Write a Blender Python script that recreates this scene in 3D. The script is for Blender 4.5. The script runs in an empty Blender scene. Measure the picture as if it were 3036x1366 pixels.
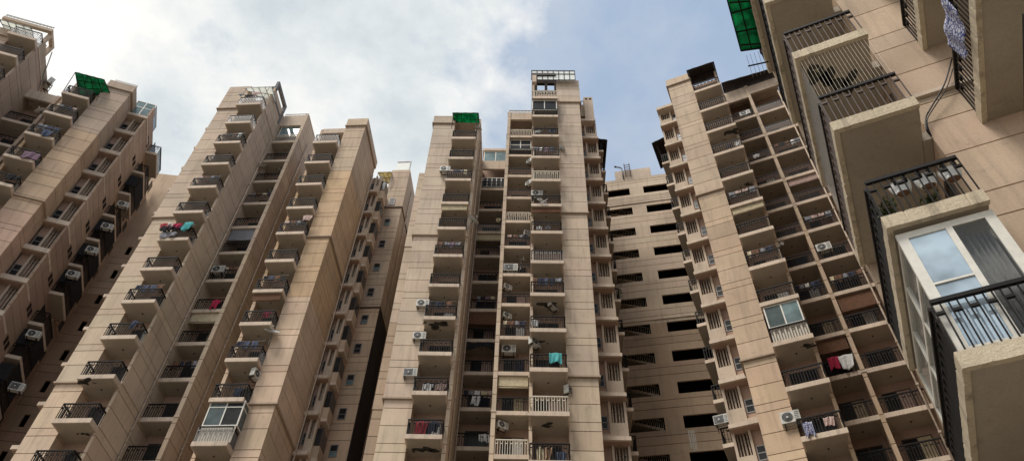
import bpy, math, random
from mathutils import Vector, Matrix
random.seed(11)
R = math.radians
scene = bpy.context.scene
COL = scene.collection

# ------------------------------------------------------------------ camera
F_PX, CX, CY, VX, VY = 2314.203, 1518.0, 683.0, 1594.179, -1229.922
EYE = 1.6
_up = Vector((VX - CX, VY - CY, F_PX)).normalized()
_fw = (Vector((0, 0, 1)) - _up * _up[2]).normalized()
_rt = _fw.cross(_up)
if _rt[0] < 0: _rt = -_rt
M3 = Matrix((_rt, _fw, _up))
cam = bpy.data.cameras.new('camera'); camo = bpy.data.objects.new('camera', cam); COL.objects.link(camo)
ax = [M3 @ Vector(v) for v in ((1, 0, 0), (0, -1, 0), (0, 0, -1))]
mw = Matrix.Identity(4)
for i in range(3):
    for j in range(3): mw[j][i] = ax[i][j]
mw[2][3] = EYE
camo.matrix_world = mw
cam.sensor_width = 36; cam.lens = F_PX / 3036 * 36; cam.clip_end = 4000; cam.clip_start = .05
scene.camera = camo

def ray(px, py): return M3 @ Vector((px - CX, py - CY, F_PX))
def at(px, py, t, v=None, u=None):
    """photo pixel -> (u, v, z) on a real plane of the building turned by t degrees (u along its front, v into it)"""
    a = R(t); d1 = Vector((math.cos(a), math.sin(a), 0)); d2 = Vector((-math.sin(a), math.cos(a), 0)); r = ray(px, py)
    k = v / r.dot(d2) if v is not None else u / r.dot(d1)
    p = r * k
    return p.dot(d1), p.dot(d2), p.z + EYE
def world(u, v, z, t):
    a = R(t); return Vector((u * math.cos(a) - v * math.sin(a), u * math.sin(a) + v * math.cos(a), z))

# ------------------------------------------------------------------ materials
MAT = {}
def nodes(name, rough=.8, spec=.3):
    m = bpy.data.materials.new(name); m.use_nodes = True; nt = m.node_tree
    b = nt.nodes['Principled BSDF']; b.inputs['Roughness'].default_value = rough
    b.inputs['Specular IOR Level'].default_value = spec
    MAT[name] = m
    return m, nt, b
def N(nt, typ, **kw):
    n = nt.nodes.new(typ)
    for k, v in kw.items(): setattr(n, k, v)
    return n
def L(nt, a, b): nt.links.new(a, b)
def mixc(nt, fac, a, b, mode='MIX'):
    n = N(nt, 'ShaderNodeMix', data_type='RGBA', blend_type=mode)
    for sock, val in ((n.inputs[0], fac), (n.inputs[6], a), (n.inputs[7], b)):
        if hasattr(val, 'links') or isinstance(val, bpy.types.NodeSocket): L(nt, val, sock)
        elif isinstance(val, (int, float)): sock.default_value = val
        else: sock.default_value = (*val, 1)
    return n.outputs[2]
def ramp(nt, src, p0, p1, c0=0., c1=1.):
    n = N(nt, 'ShaderNodeMapRange'); n.inputs[1].default_value = p0; n.inputs[2].default_value = p1
    n.inputs[3].default_value = c0; n.inputs[4].default_value = c1; L(nt, src, n.inputs[0]); return n.outputs[0]
def coords(nt, sx=1, sy=1, sz=1, rnd=True):
    tc = N(nt, 'ShaderNodeTexCoord'); mp = N(nt, 'ShaderNodeMapping'); mp.inputs['Scale'].default_value = (sx, sy, sz)
    L(nt, tc.outputs['Object'], mp.inputs[0])
    if rnd:
        oi = N(nt, 'ShaderNodeObjectInfo'); cm = N(nt, 'ShaderNodeCombineXYZ')
        mu = N(nt, 'ShaderNodeMath', operation='MULTIPLY'); mu.inputs[1].default_value = 37.; L(nt, oi.outputs['Random'], mu.inputs[0])
        for i in range(3): L(nt, mu.outputs[0], cm.inputs[i])
        L(nt, cm.outputs[0], mp.inputs['Location'])
    return mp.outputs[0]
def noise(nt, vec, scale, detail=4, rough=.55):
    n = N(nt, 'ShaderNodeTexNoise'); n.inputs['Scale'].default_value = scale; n.inputs['Detail'].default_value = detail
    n.inputs['Roughness'].default_value = rough; L(nt, vec, n.inputs['Vector']); return n.outputs[0]
def wallmat(name, col, dirt=(.17, .135, .11), streak=.42, patch=.4, bump=.25, tint=True, rough=.9):
    m, nt, b = nodes(name, rough, .2)
    v = coords(nt); vs = coords(nt, 2.6, 2.6, .22)
    big = ramp(nt, noise(nt, v, .35, 3), .3, .7, .86, 1.12)
    c = mixc(nt, 1., col, (1, 1, 1), 'MULTIPLY')
    if tint:
        a = N(nt, 'ShaderNodeAttribute', attribute_name='tint'); c = mixc(nt, 1., c, a.outputs['Color'], 'MULTIPLY')
    hs = N(nt, 'ShaderNodeHueSaturation'); L(nt, c, hs.inputs['Color']); L(nt, big, hs.inputs['Value']); c = hs.outputs[0]
    st = noise(nt, vs, 1.3, 6, .65); s1 = ramp(nt, st, .5, .76, 0, streak); c = mixc(nt, s1, c, dirt)
    pt = noise(nt, v, 1.9, 8, .7); s2 = ramp(nt, pt, .58, .72, 0, patch); c = mixc(nt, s2, c, tuple(x * 1.25 for x in dirt))
    gr = noise(nt, v, 22, 3, .6); s3 = ramp(nt, gr, .35, .75, .94, 1.06)
    hs2 = N(nt, 'ShaderNodeHueSaturation'); L(nt, c, hs2.inputs['Color']); L(nt, s3, hs2.inputs['Value'])
    L(nt, hs2.outputs[0], b.inputs['Base Color'])
    bp = N(nt, 'ShaderNodeBump'); bp.inputs['Strength'].default_value = bump; bp.inputs['Distance'].default_value = .03
    L(nt, noise(nt, v, 14, 6, .7), bp.inputs['Height']); L(nt, bp.outputs[0], b.inputs['Normal'])
    return m
def flat(name, col, rough=.6, spec=.3, var=.25, metal=0.):
    m, nt, b = nodes(name, rough, spec); v = coords(nt)
    f = ramp(nt, noise(nt, v, 6, 4), .3, .7, 1 - var, 1 + var)
    hs = N(nt, 'ShaderNodeHueSaturation'); hs.inputs['Color'].default_value = (*col, 1); L(nt, f, hs.inputs['Value'])
    L(nt, hs.outputs[0], b.inputs['Base Color']); b.inputs['Metallic'].default_value = metal
    return m
WALL = (.535, .43, .332)
wallmat('wall_paint', WALL)
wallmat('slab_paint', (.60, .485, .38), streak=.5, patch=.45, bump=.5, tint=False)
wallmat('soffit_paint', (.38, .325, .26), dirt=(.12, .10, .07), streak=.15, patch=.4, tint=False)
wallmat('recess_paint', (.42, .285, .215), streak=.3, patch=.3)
wallmat('aged_edge', (.57, .48, .35), dirt=(.09, .07, .05), streak=.8, patch=.8, bump=1., tint=False)
flat('joint', (.10, .075, .058), .9)
flat('black_metal', (.012, .010, .009), .6, .15)
flat('brown_metal', (.085, .06, .05), .6, .2)
flat('grey_metal', (.22, .21, .20), .45, .4)
flat('cream_metal', (.58, .52, .42), .5, .3, .12)
flat('white_frame', (.66, .63, .56), .4, .4, .1)
flat('white_plastic', (.50, .48, .43), .45, .4, .25)
flat('dark_plastic', (.03, .03, .03), .5, .4)
flat('dark_room', (.028, .020, .016), .9, .1)
flat('screen_white', (.76, .78, .74), .6, .2, .08)
flat('white_glaze', (.78, .77, .74), .25, .5, .05)
flat('pipe_paint', (.42, .33, .25), .7, .3, .25)
flat('leaf', (.045, .075, .025), .7, .2, .5)
flat('stem', (.09, .06, .04), .9, .1)
flat('peel', (.055, .05, .042), .95, .1, .4)
flat('concrete', (.17, .165, .165), .9, .2)
flat('cable', (.012, .011, .011), .6, .3)
flat('canopy_black', (.022, .016, .015), .6, .3)
flat('dish_grey', (.50, .49, .45), .5, .3, .1)
for nm, c in dict(red=(.30, .04, .05), crimson=(.36, .03, .07), white=(.66, .65, .63), teal=(.09, .36, .36), navy=(.03, .034, .055), grey=(.22, .22, .24),
                  pink=(.46, .33, .29), cream=(.52, .44, .30), brown=(.15, .08, .05), black=(.025, .024, .026), blue=(.07, .085, .13),
                  purple=(.20, .13, .17), orange=(.34, .22, .14)).items(): flat('cloth_' + nm, c, .9, .1, .2)
def checker_cloth():
    m, nt, b = nodes('cloth_pattern', .9, .1); v = coords(nt, rnd=False)
    w = N(nt, 'ShaderNodeTexVoronoi', feature='DISTANCE_TO_EDGE'); w.inputs['Scale'].default_value = 11; L(nt, v, w.inputs['Vector'])
    L(nt, mixc(nt, ramp(nt, w.outputs[0], .05, .16), (.04, .05, .17), (.42, .42, .48)), b.inputs['Base Color'])
checker_cloth()
def glassy(name, col, rough=.04, spec=.9):
    m, nt, b = nodes(name, rough, spec); v = coords(nt)
    L(nt, mixc(nt, ramp(nt, noise(nt, v, 1.2, 3), .35, .65), col, tuple(x * 1.9 for x in col)), b.inputs['Base Color'])
    bp = N(nt, 'ShaderNodeBump'); bp.inputs['Strength'].default_value = .04; L(nt, noise(nt, v, 2.5, 1), bp.inputs['Height']); L(nt, bp.outputs[0], b.inputs['Normal'])
glassy('dark_glass', (.018, .018, .018), .2, .15)
glassy('blue_glass', (.10, .145, .15), .06, .8)
glassy('teal_glass', (.05, .066, .066), .12, .35)
glassy('mirror_glass', (.27, .33, .38), .02, 1.); MAT['mirror_glass'].node_tree.nodes['Principled BSDF'].inputs['Metallic'].default_value = .45
def seethrough(name, col, fac, rough=.05):
    m = bpy.data.materials.new(name); m.use_nodes = True; nt = m.node_tree; b = nt.nodes['Principled BSDF']
    b.inputs['Base Color'].default_value = (*col, 1); b.inputs['Roughness'].default_value = rough
    tr = N(nt, 'ShaderNodeBsdfTransparent'); mx = N(nt, 'ShaderNodeMixShader'); mx.inputs[0].default_value = fac
    L(nt, tr.outputs[0], mx.inputs[1]); L(nt, b.outputs[0], mx.inputs[2]); L(nt, mx.outputs[0], nt.nodes['Material Output'].inputs[0]); MAT[name] = m
seethrough('clear_glass', (.35, .38, .38), .28); seethrough('smoked_glass', (.05, .06, .065), .35)
def translucent(name, col, tcol, fac=.55, var=(.7, 1.2)):
    m = bpy.data.materials.new(name); m.use_nodes = True; nt = m.node_tree; b = nt.nodes['Principled BSDF']; b.inputs['Roughness'].default_value = .5
    v = coords(nt); f = ramp(nt, noise(nt, v, 2.2, 5, .7),   .35, .65, *var)
    def vc(c):
        hs = N(nt, 'ShaderNodeHueSaturation'); hs.inputs['Color'].default_value = (*c, 1); L(nt, f, hs.inputs['Value']); return hs.outputs[0]
    L(nt, vc(col), b.inputs['Base Color'])
    tl = N(nt, 'ShaderNodeBsdfTranslucent'); L(nt, vc(tcol), tl.inputs[0]); mx = N(nt, 'ShaderNodeMixShader'); mx.inputs[0].default_value = fac
    L(nt, b.outputs[0], mx.inputs[1]); L(nt, tl.outputs[0], mx.inputs[2]); L(nt, mx.outputs[0], nt.nodes['Material Output'].inputs[0]); MAT[name] = m
translucent('green_sheet', (.012, .16, .085), (.02, .38, .19), .6, (.45, 1.3))
translucent('white_sheet', (.72, .73, .68), (.9, .9, .84), .7, (.92, 1.06))
translucent('yellow_sheet', (.50, .44, .26), (.66, .58, .34))
wallmat('ground_paving', (.23, .21, .18), streak=.2, tint=False)

# ------------------------------------------------------------------ mesh builder
BOXF = ((0, 3, 2, 1), (4, 5, 6, 7), (0, 1, 5, 4), (1, 2, 6, 5), (2, 3, 7, 6), (3, 0, 4, 7))
class MB:
    def __init__(s): s.v = []; s.f = []; s.m = []; s.t = []; s.mats = []; s.sm = []
    def mi(s, m):
        if m not in s.mats: s.mats.append(m)
        return s.mats.index(m)
    def face(s, idx, m, tint=(1, 1, 1), smooth=False): s.f.append(idx); s.m.append(s.mi(m)); s.t.append(tint); s.sm.append(smooth)
    def box(s, x0, x1, y0, y1, z0, z1, m, tint=(1, 1, 1)):
        if x0 > x1: x0, x1 = x1, x0
        if y0 > y1: y0, y1 = y1, y0
        if z0 > z1: z0, z1 = z1, z0
        b = len(s.v)
        s.v += [(x0, y0, z0), (x1, y0, z0), (x1, y1, z0), (x0, y1, z0), (x0, y0, z1), (x1, y0, z1), (x1, y1, z1), (x0, y1, z1)]
        for f in BOXF: s.face(tuple(b + i for i in f), m, tint)
    def bar(s, p, q, w, m, n=4):
        p, q = Vector(p), Vector(q); d = (q - p).normalized(); a = d.orthogonal().normalized()
        if n == 4 and abs(d.z) < .99: a = Vector((0, 0, 1)) - d * d.z; a.normalize()
        c = d.cross(a); b = len(s.v); off = math.pi / 4 if n == 4 else 0; k = w / 2 * (math.sqrt(2) if n == 4 else 1)
        for o in (p, q):
            for i in range(n):
                an = off + 2 * math.pi * i / n; s.v.append(tuple(o + a * math.cos(an) * k + c * math.sin(an) * k))
        for i in range(n): s.face((b + i, b + (i + 1) % n, b + n + (i + 1) % n, b + n + i), m, (1, 1, 1), n > 6)
        s.face(tuple(b + n - 1 - i for i in range(n)), m); s.face(tuple(b + n + i for i in range(n)), m)
    def path(s, pts, w, m, n=6):
        for p, q in zip(pts, pts[1:]): s.bar(p, q, w, m, n)
    def disc(s, c, r, axis, h, m, n=20, r2=None):
        c = Vector(c); a = Vector(axis).normalized(); s.cone(c, c + a * h, r, r if r2 is None else r2, m, n)
    def cone(s, p, q, r0, r1, m, n=16):
        p, q = Vector(p), Vector(q); d = (q - p).normalized(); a = d.orthogonal().normalized(); c = d.cross(a); b = len(s.v)
        for o, r in ((p, r0), (q, r1)):
            for i in range(n):
                an = 2 * math.pi * i / n; s.v.append(tuple(o + a * math.cos(an) * r + c * math.sin(an) * r))
        for i in range(n): s.face((b + i, b + (i + 1) % n, b + n + (i + 1) % n, b + n + i), m, (1, 1, 1), True)
        s.face(tuple(b + n - 1 - i for i in range(n)), m); s.face(tuple(b + n + i for i in range(n)), m)
    def poly(s, pts, m, h=.004, up=False):
        """a thin plate whose outline is pts (3D points), thickness h along z"""
        b = len(s.v); n = len(pts)
        for p in pts: s.v.append(tuple(p))
        for p in pts: s.v.append((p[0], p[1], p[2] - h))
        s.face(tuple(b + i for i in range(n)), m); s.face(tuple(b + n + n - 1 - i for i in range(n)), m)
        for i in range(n): s.face((b + i, b + n + i, b + n + (i + 1) % n, b + (i + 1) % n), m)
    def grid(s, fn, nu, nv, m, th=.012):
        """a sheet fn(a, b) -> point, given thickness th along its normal"""
        P = [[Vector(fn(i / nu, j / nv)) for j in range(nv + 1)] for i in range(nu + 1)]
        nr = ((P[nu][0] - P[0][0]).cross(P[0][nv] - P[0][0])).normalized() * th
        b = len(s.v); k = (nu + 1) * (nv + 1)
        for o in (Vector((0, 0, 0)), nr):
            for row in P:
                for p in row: s.v.append(tuple(p + o))
        ix = lambda i, j, l: b + l * k + i * (nv + 1) + j
        for i in range(nu):
            for j in range(nv):
                s.face((ix(i, j, 0), ix(i, j + 1, 0), ix(i + 1, j + 1, 0), ix(i + 1, j, 0)), m, (1, 1, 1), True)
                s.face((ix(i, j, 1), ix(i + 1, j, 1), ix(i + 1, j + 1, 1), ix(i, j + 1, 1)), m, (1, 1, 1), True)
        for i in range(nu):
            s.face((ix(i, 0, 0), ix(i + 1, 0, 0), ix(i + 1, 0, 1), ix(i, 0, 1)), m); s.face((ix(i, nv, 0), ix(i, nv, 1), ix(i + 1, nv, 1), ix(i + 1, nv, 0)), m)
        for j in range(nv):
            s.face((ix(0, j, 0), ix(0, j, 1), ix(0, j + 1, 1), ix(0, j + 1, 0)), m); s.face((ix(nu, j, 0), ix(nu, j + 1, 0), ix(nu, j + 1, 1), ix(nu, j, 1)), m)
    def mesh(s, name):
        me = bpy.data.meshes.new(name); me.from_pydata(s.v, [], s.f)
        for m in s.mats: me.materials.append(MAT[m])
        me.polygons.foreach_set('material_index', s.m); me.polygons.foreach_set('use_smooth', s.sm)
        a = me.attributes.new('tint', 'FLOAT_COLOR', 'FACE'); a.data.foreach_set('color', [x for t in s.t for x in (*t, 1)])
        me.update(); return me
    def build(s, name, parent=None, loc=(0, 0, 0), rz=0):
        return inst(name, s.mesh(name), parent, loc, rz)
def inst(name, me, parent=None, loc=(0, 0, 0), rz=0):
    o = bpy.data.objects.new(name, me); COL.objects.link(o); o.parent = parent; o.location = loc; o.rotation_euler = (0, 0, rz); return o
def tag(o, label=None, cat=None, group=None, kind=None):
    for k, v in (('label', label), ('category', cat), ('group', group), ('kind', kind)):
        if v: o[k] = v
    return o
def thing(name, label, cat, loc, rz=0, group=None):
    return tag(inst(name, None, None, loc, rz), label, cat, group)

# ------------------------------------------------------------------ railings, doors, shared pieces
def rail_run(mb, p, q, h, m, top, step=.145, w=.034, hb=True, skip_top=False):
    """balusters with H blocks from p to q, a top rail at height h"""
    p, q = Vector(p), Vector(q); L_ = (q - p).length; n = max(2, round(L_ / step)); d = (q - p) / n
    for i in range(n + 1):
        c = p + d * i; mb.box(c.x - w / 2, c.x + w / 2, c.y - w / 2, c.y + w / 2, c.z, c.z + h - .03, m)
        if hb and i < n and i % 2 == 0:
            e = p + d * (i + 1); zc = c.z + h * .76
            mb.bar((c.x, c.y, zc), (e.x, e.y, zc), .05, m)
    if not skip_top: mb.bar((p.x, p.y, p.z + h), (q.x, q.y, q.z + h), .07, top)
RAILC = {}
def railing_mesh(w, dl, dr, m='black_metal', top='black_metal', h=1.0):
    key = (round(w, 2), dl, dr, m, top, h)
    if key not in RAILC:
        mb = MB(); e = .06
        rail_run(mb, (e, e, .3), (w - e, e, .3), h, m, top)
        if dl: rail_run(mb, (e, e, .3), (e, dl, .3), h, m, top)
        if dr: rail_run(mb, (w - e, e, .3), (w - e, dr, .3), h, m, top)
        RAILC[key] = mb.mesh('railing')
    return RAILC[key]
DOORC = {}
def door_mesh(w, h, cm):
    key = (round(w, 2), cm)
    if key not in DOORC:
        mb = MB(); f = .06
        mb.box(0, w, -.02, .05, h - f, h, 'brown_metal'); mb.box(0, f, -.02, .05, 0, h - f, 'brown_metal'); mb.box(w - f, w, -.02, .05, 0, h - f, 'brown_metal')
        mb.box(w / 2 - f / 2, w / 2 + f / 2, -.02, .05, 0, h - f, 'brown_metal')
        mb.box(f, w / 2 - f / 2, .0, .02, 0, h - f, 'dark_glass'); mb.box(w / 2 + f / 2, w - f, .0, .02, 0, h - f, cm)
        DOORC[key] = mb.mesh('balcony_door')
    return DOORC[key]
def prism(mb, x0, x1, y0, y1, z0, z1, gr, tint=None, m='wall_paint', gap=.045, ins=.035, jit=.05):
    """a wall of stacked panels with real recessed joints at the heights gr"""
    if x0 > x1: x0, x1 = x1, x0
    zs = [z0] + sorted(g for g in gr if z0 + .05 < g < z1 - .05) + [z1]
    mb.box(x0 + ins, x1 - ins, y0 + ins, y1 - ins, z0 + .01, z1 - .01, 'joint')
    for a, b in zip(zs, zs[1:]):
        k = 1 + random.uniform(-jit, jit) + (random.choice((-.1, -.07, .06)) if random.random() < .12 else 0); c = tint((a + b) / 2) if tint else (1, 1, 1)
        mb.box(x0, x1, y0, y1, a + (gap / 2 if a > z0 else 0), b - (gap / 2 if b < z1 else 0), m, tuple(k * q * (1 + random.uniform(-.015, .015)) for q in c))
SPOT = [(.3, .1), (.42, .28), (.33, .42), (.1, .5), (-.12, .38), (-.3, .46), (-.44, .2), (-.36, -.06), (-.42, -.3), (-.16, -.4), (.1, -.28), (.34, -.36), (.46, -.12)]

# ------------------------------------------------------------------ a tower of the crescent (x runs from its main pilaster across the front)
class Tower:
    def __init__(s, name, label, t, u0, v0, z0, mir=1, **kw):
        s.t = t; s.u0 = u0; s.v0 = v0; s.z0 = z0 + EYE; s.mir = mir; s.k = kw
        s.ur = s.u0 + mir * 4.5; s.vr = v0 + 6
        s.root = thing(name, label, 'building', world(s.ur, s.vr, 0, t), R(t))
    def X(s, x): return s.u0 + s.mir * x - s.ur           # module x -> root-local u
    def Y(s, d): return s.v0 + d - s.vr
    def box(s, mb, x0, x1, d0, d1, z0, z1, m, tint=(1, 1, 1)): mb.box(s.X(x0), s.X(x1), s.Y(d0), s.Y(d1), z0, z1, m, tint)
    def prism(s, mb, x0, x1, d0, d1, z0, z1, gr, tint=None, **k): prism(mb, s.X(x0), s.X(x1), s.Y(d0), s.Y(d1), z0, z1, gr, tint, **k)
    def zs(s, lo, hi): return [s.z0 + 3 * k for k in range(0, 25) if lo + EYE - .3 < s.z0 + 3 * k < hi + EYE + .3]
    def grooves(s, off): return [s.z0 + 3 * k + o for k in range(-1, 24) for o in off]
    def band(s, mb, x0, x1, d0, d1, z):
        a, b = min(x0, x1), max(x0, x1)
        s.box(mb, a - .06, b + .06, d0 - .06, d1, z + .02, z + .13, 'wall_paint', (.8, .77, .74))
    def place(s, u, v, z): return world(u, v, z, s.t)
    # one column of balconies
    def balconies(s, x0, x1, d, depth, zs, sideL=0, sideR=0, rear=None, rails=None, door=(.3, 1.5), open_=None, hook=True, back=None, thick=.3, bdoor=True):
        """slabs from d to d+depth; inner part narrowed to rear=(xa, xb) beyond d+.9"""
        mb = MB(); w = abs(x1 - x0)
        lo, hi = (min(x0, x1), max(x0, x1))
        def bx(a, b, da, db, za, zb, m):
            if s.mir > 0: mb.box(a - lo, b - lo, da, db, za, zb, m)
            else: mb.box(hi - b, hi - a, da, db, za, zb, m)
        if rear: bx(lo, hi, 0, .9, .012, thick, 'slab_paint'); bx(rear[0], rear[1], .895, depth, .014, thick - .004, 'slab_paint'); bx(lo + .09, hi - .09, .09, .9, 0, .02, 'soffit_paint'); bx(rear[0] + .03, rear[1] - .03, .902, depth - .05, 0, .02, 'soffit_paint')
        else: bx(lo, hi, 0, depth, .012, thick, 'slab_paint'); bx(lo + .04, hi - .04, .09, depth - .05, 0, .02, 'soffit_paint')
        if hook: mb.cone((w * .5, depth * .52, -.05), (w * .5, depth * .52, .01), .035, .06, 'peel', 8)
        me = mb.mesh('balcony'); ox = s.X(lo) if s.mir > 0 else s.X(hi)
        if s.mir < 0: sideL, sideR = sideR, sideL
        rm = rails or {}
        out = []
        for i, z in enumerate(zs):
            b = inst('balcony', me, s.root, (ox, s.Y(d), z)); out.append(b)
            m, top = rm.get(i, ('black_metal', 'black_metal'))
            if m: inst('railing', railing_mesh(w, sideL, sideR, m, top), b)
            if bdoor and back is not None:
                cm = random.choice(['dark_glass'] * 4 + ['cloth_cream', 'cloth_white', 'cloth_brown', 'cloth_pink', 'cloth_navy'])
                dx = s.X(lo + door[0]) if s.mir > 0 else s.X(lo + door[0] + door[1])
                inst('balcony_door', door_mesh(door[1], 2.15, cm), s.root, (dx, s.Y(back) - .012, z + thick))
        return out
    def wing(s, xin, xout, d, zs, depth=1.6, back=.65, zoff=0, parapet=True):
        """per floor: a lip slab, a pipe shaft box outside and a window recess beside it"""
        w = abs(xout - xin); dirn = 1 if xout > xin else -1
        sg = dirn * s.mir                                      # +1: window at low local x
        bw = w * .62
        def bx(mb, a, b, da, db, za, zb, m):                  # a, b measured from xin outward
            mb.box(sg * a, sg * b, da, db, za, zb, m)
        q = .45; lip = .26 if parapet else .42
        mb = MB(); bx(mb, 0, w + .03, -.03, .12, 0, lip, 'slab_paint'); bx(mb, 0, w + .03, .12, depth, .012, .24, 'slab_paint'); bx(mb, .04, w - .01, .13, depth - .1, 0, .02, 'recess_paint')
        for a in (w - bw, w - .14): bx(mb, a, a + .14, q, q + .5, .24, 3.01, 'wall_paint')
        if parapet: bx(mb, w - bw + .14, w - .14, q + .01, q + .12, .24, 1.5, 'wall_paint')
        if parapet: bx(mb, 0, w - bw, q + .03, q + .12, .24, .75, 'wall_paint')
        me = mb.mesh('shaft_box')
        pb = MB(); xs = [w - bw + .25 + i * (bw - .48) / 3 for i in range(4)]
        for i, x in enumerate(xs):
            rr = (.04, .055, .035, .05)[i]; pb.cone((sg * x, q + .2 + .06 * (i % 2), .25), (sg * x, q + .2 + .06 * (i % 2), 3.0), rr, rr, 'pipe_paint', 8)
        pb.bar((sg * (w - bw + .14), q + .25, 2.45), (sg * (w - .14), q + .25, 2.45), .05, 'dark_plastic'); pb.bar((sg * (xs[1] + .1), q + .3, 1.3), (sg * (xs[1] + .16), q + .25, 2.9), .1, 'brown_metal')
        pme = pb.mesh('drain_pipes')
        back = q + .2; wb = MB(); a0, a1 = .07, w - bw - .06; z0_, z1_ = (1.16, 2.06) if parapet else (.9, 2.0); zm = (z0_ + z1_) / 2
        bx(wb, a0, a1, -.03, .02, z0_, z0_ + .06, 'grey_metal'); bx(wb, a0, a1, -.03, .02, z1_ - .06, z1_, 'grey_metal'); bx(wb, a0, a1, -.03, .02, zm - .03, zm + .03, 'grey_metal')
        for a in (a0, a1 - .05): bx(wb, a, a + .05, -.03, .02, z0_ + .06, z1_ - .06, 'grey_metal')
        wme = wb.mesh('window'); gb = MB(); bx(gb, a0 + .02, a1 - .02, -.01, .01, z0_ + .02, z1_ - .02, 'dark_glass'); gme = gb.mesh('pane')
        gb2 = MB(); bx(gb2, a0 + .02, a1 - .02, -.01, .01, z0_ + .02, zm, 'teal_glass'); bx(gb2, a0 + .02, a1 - .02, -.01, .01, zm + .01, z1_ - .02, 'dark_glass'); gme2 = gb2.mesh('pane')
        for i_, z in enumerate(zs):
            b = inst('shaft_box', me, s.root, (s.X(xin), s.Y(d), z + zoff)); inst('drain_pipes', pme, b)
            wdw = inst('window', wme, s.root, (s.X(xin), s.Y(d + back) - .01, z + zoff)); inst('pane', random.choice((gme, gme, gme2) if i_ % 3 == 1 else (gme,)), wdw)
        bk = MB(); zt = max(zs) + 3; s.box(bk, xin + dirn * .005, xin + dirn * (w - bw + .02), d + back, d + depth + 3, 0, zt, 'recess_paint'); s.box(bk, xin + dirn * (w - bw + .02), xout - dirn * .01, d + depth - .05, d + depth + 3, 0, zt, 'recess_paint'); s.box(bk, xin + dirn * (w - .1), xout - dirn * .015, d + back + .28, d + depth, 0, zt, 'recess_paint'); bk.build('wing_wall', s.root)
    def build(s):
        k = s.k; G = k.get('off', (.3, 1.5, 2.72)); gr = s.grooves(G); gl = s.z0
        t1 = k.get('tint1'); t2 = k.get('tint2', t1); zp1 = k['zp1'] + EYE; zin = k['zin'] + EYE; zp2 = k['zp2'] + EYE; zb2 = k['zb2'] + EYE
        bands = [z + EYE for z in k.get('bands', (28.7, 43.7, 58.9))]; pw = k.get('pw', 1.75); p2 = k.get('p2w', 1.6); bd = k.get('bd', 7.55); p2d = k.get('p2d', 7.6)
        fx0, fx1 = k.get('fin', (4.12, 4.38)); jx = 1.97; ws = 2.15; bo = k.get('bo', 0); zj = k.get('zj', zp2 - EYE - .02) + EYE
        # main pilaster and jamb, widened a little above each band
        zcut = [0] + [b for b in bands if b < zp1 - .3] + [zp1]
        pil = MB(); side = MB()
        for i, (a, b) in enumerate(zip(zcut, zcut[1:])):
            g = .085 * i
            s.prism(pil, -pw - g, 0, .9 - g, 6.5, a + (.12 if i else 0), b, gr, t1)
            s.prism(side, jx, ws, .905, bd + 1.6, a + (.12 if i else 0), b, gr, t1)
            if i: s.band(pil, -pw - g, .0, .9 - g, 6.4, a); s.box(side, jx, ws + .05, .86, bd + 1.5, a - .02, a + .13, 'joint' if k.get('dband') else 'wall_paint')
        pil.build('main_pilaster', s.root); side.build('side_wall', s.root)
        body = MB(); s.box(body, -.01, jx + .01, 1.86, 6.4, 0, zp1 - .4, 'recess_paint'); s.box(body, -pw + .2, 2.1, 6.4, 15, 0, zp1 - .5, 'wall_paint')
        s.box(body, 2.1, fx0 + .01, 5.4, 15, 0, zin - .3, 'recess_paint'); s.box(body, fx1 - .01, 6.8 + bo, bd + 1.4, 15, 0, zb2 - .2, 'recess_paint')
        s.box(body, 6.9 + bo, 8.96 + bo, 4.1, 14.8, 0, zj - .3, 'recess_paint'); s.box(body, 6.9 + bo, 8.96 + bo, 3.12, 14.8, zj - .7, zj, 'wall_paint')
        body.build('rear_wall', s.root)
        fin = MB()
        for i, (a, b) in enumerate(zip(zcut[:-1] + [bands[-1]] if False else [0] + [q for q in bands if q < zin - .3], [q for q in bands if q < zin - .3] + [zin])):
            s.prism(fin, fx0, fx1, 3.93 - .02 * i, bd + 1.6, a, b - .1, gr, t1, m='wall_paint')
            s.box(fin, fx0 - .02, fx1 + .04, 3.89, bd + 1.5, b - .1, b + .02, 'slab_paint')
        fin.build('dividing_fin', s.root)
        # second block: jamb, pilaster
        zc2 = [0] + [q for q in bands if q < zp2 - .3] + [zp2]
        p2m = MB()
        for i, (a, b) in enumerate(zip(zc2, zc2[1:])):
            g = .085 * i
            s.prism(p2m, 8.95 + bo, 8.95 + bo + p2 + g, 3.1 - g, p2d, a + (.12 if i else 0), b, gr, t2)
            s.prism(p2m, 6.72 + bo, 6.95 + bo, 3.1, bd + 1.6, a + (.12 if i else 0), min(b, zj - .01), gr, t2) if min(b, zj) > a + .3 else None
            if i: s.band(p2m, 8.96 + bo, 8.95 + bo + p2 + g, 3.1 - g, p2d - .1, a)
            if i and k.get('dband'): pass
        s.box(p2m, 8.98 + bo, 8.95 + bo + p2 - .2, p2d - .02, 14, 0, zp2 - 1, 'wall_paint')
        p2m.build('second_pilaster', s.root)
        # parapets closing the tops
        par = MB()
        s.box(par, 2.15, fx0, 3.95, 4.15, k.get('parz', zin - EYE - 1.25) + EYE, zin, 'wall_paint'); s.box(par, 2.15, fx0, 4.15, 8, zin - .5, zin - .3, 'wall_paint')
        if not k.get('nobaypar'): par2 = MB(); s.box(par2, fx1, 6.72 + bo, bd, bd + .2, zb2 - 1.2, zb2, 'wall_paint'); s.box(par2, fx1, 6.72 + bo, bd + .2, bd + 3, zb2 - .5, zb2 - .3, 'wall_paint')
        par.build('roof_parapet', s.root)
        if not k.get('nobaypar'): par2.build('roof_parapet', s.root)
        # balconies
        s.bal = {}
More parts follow.
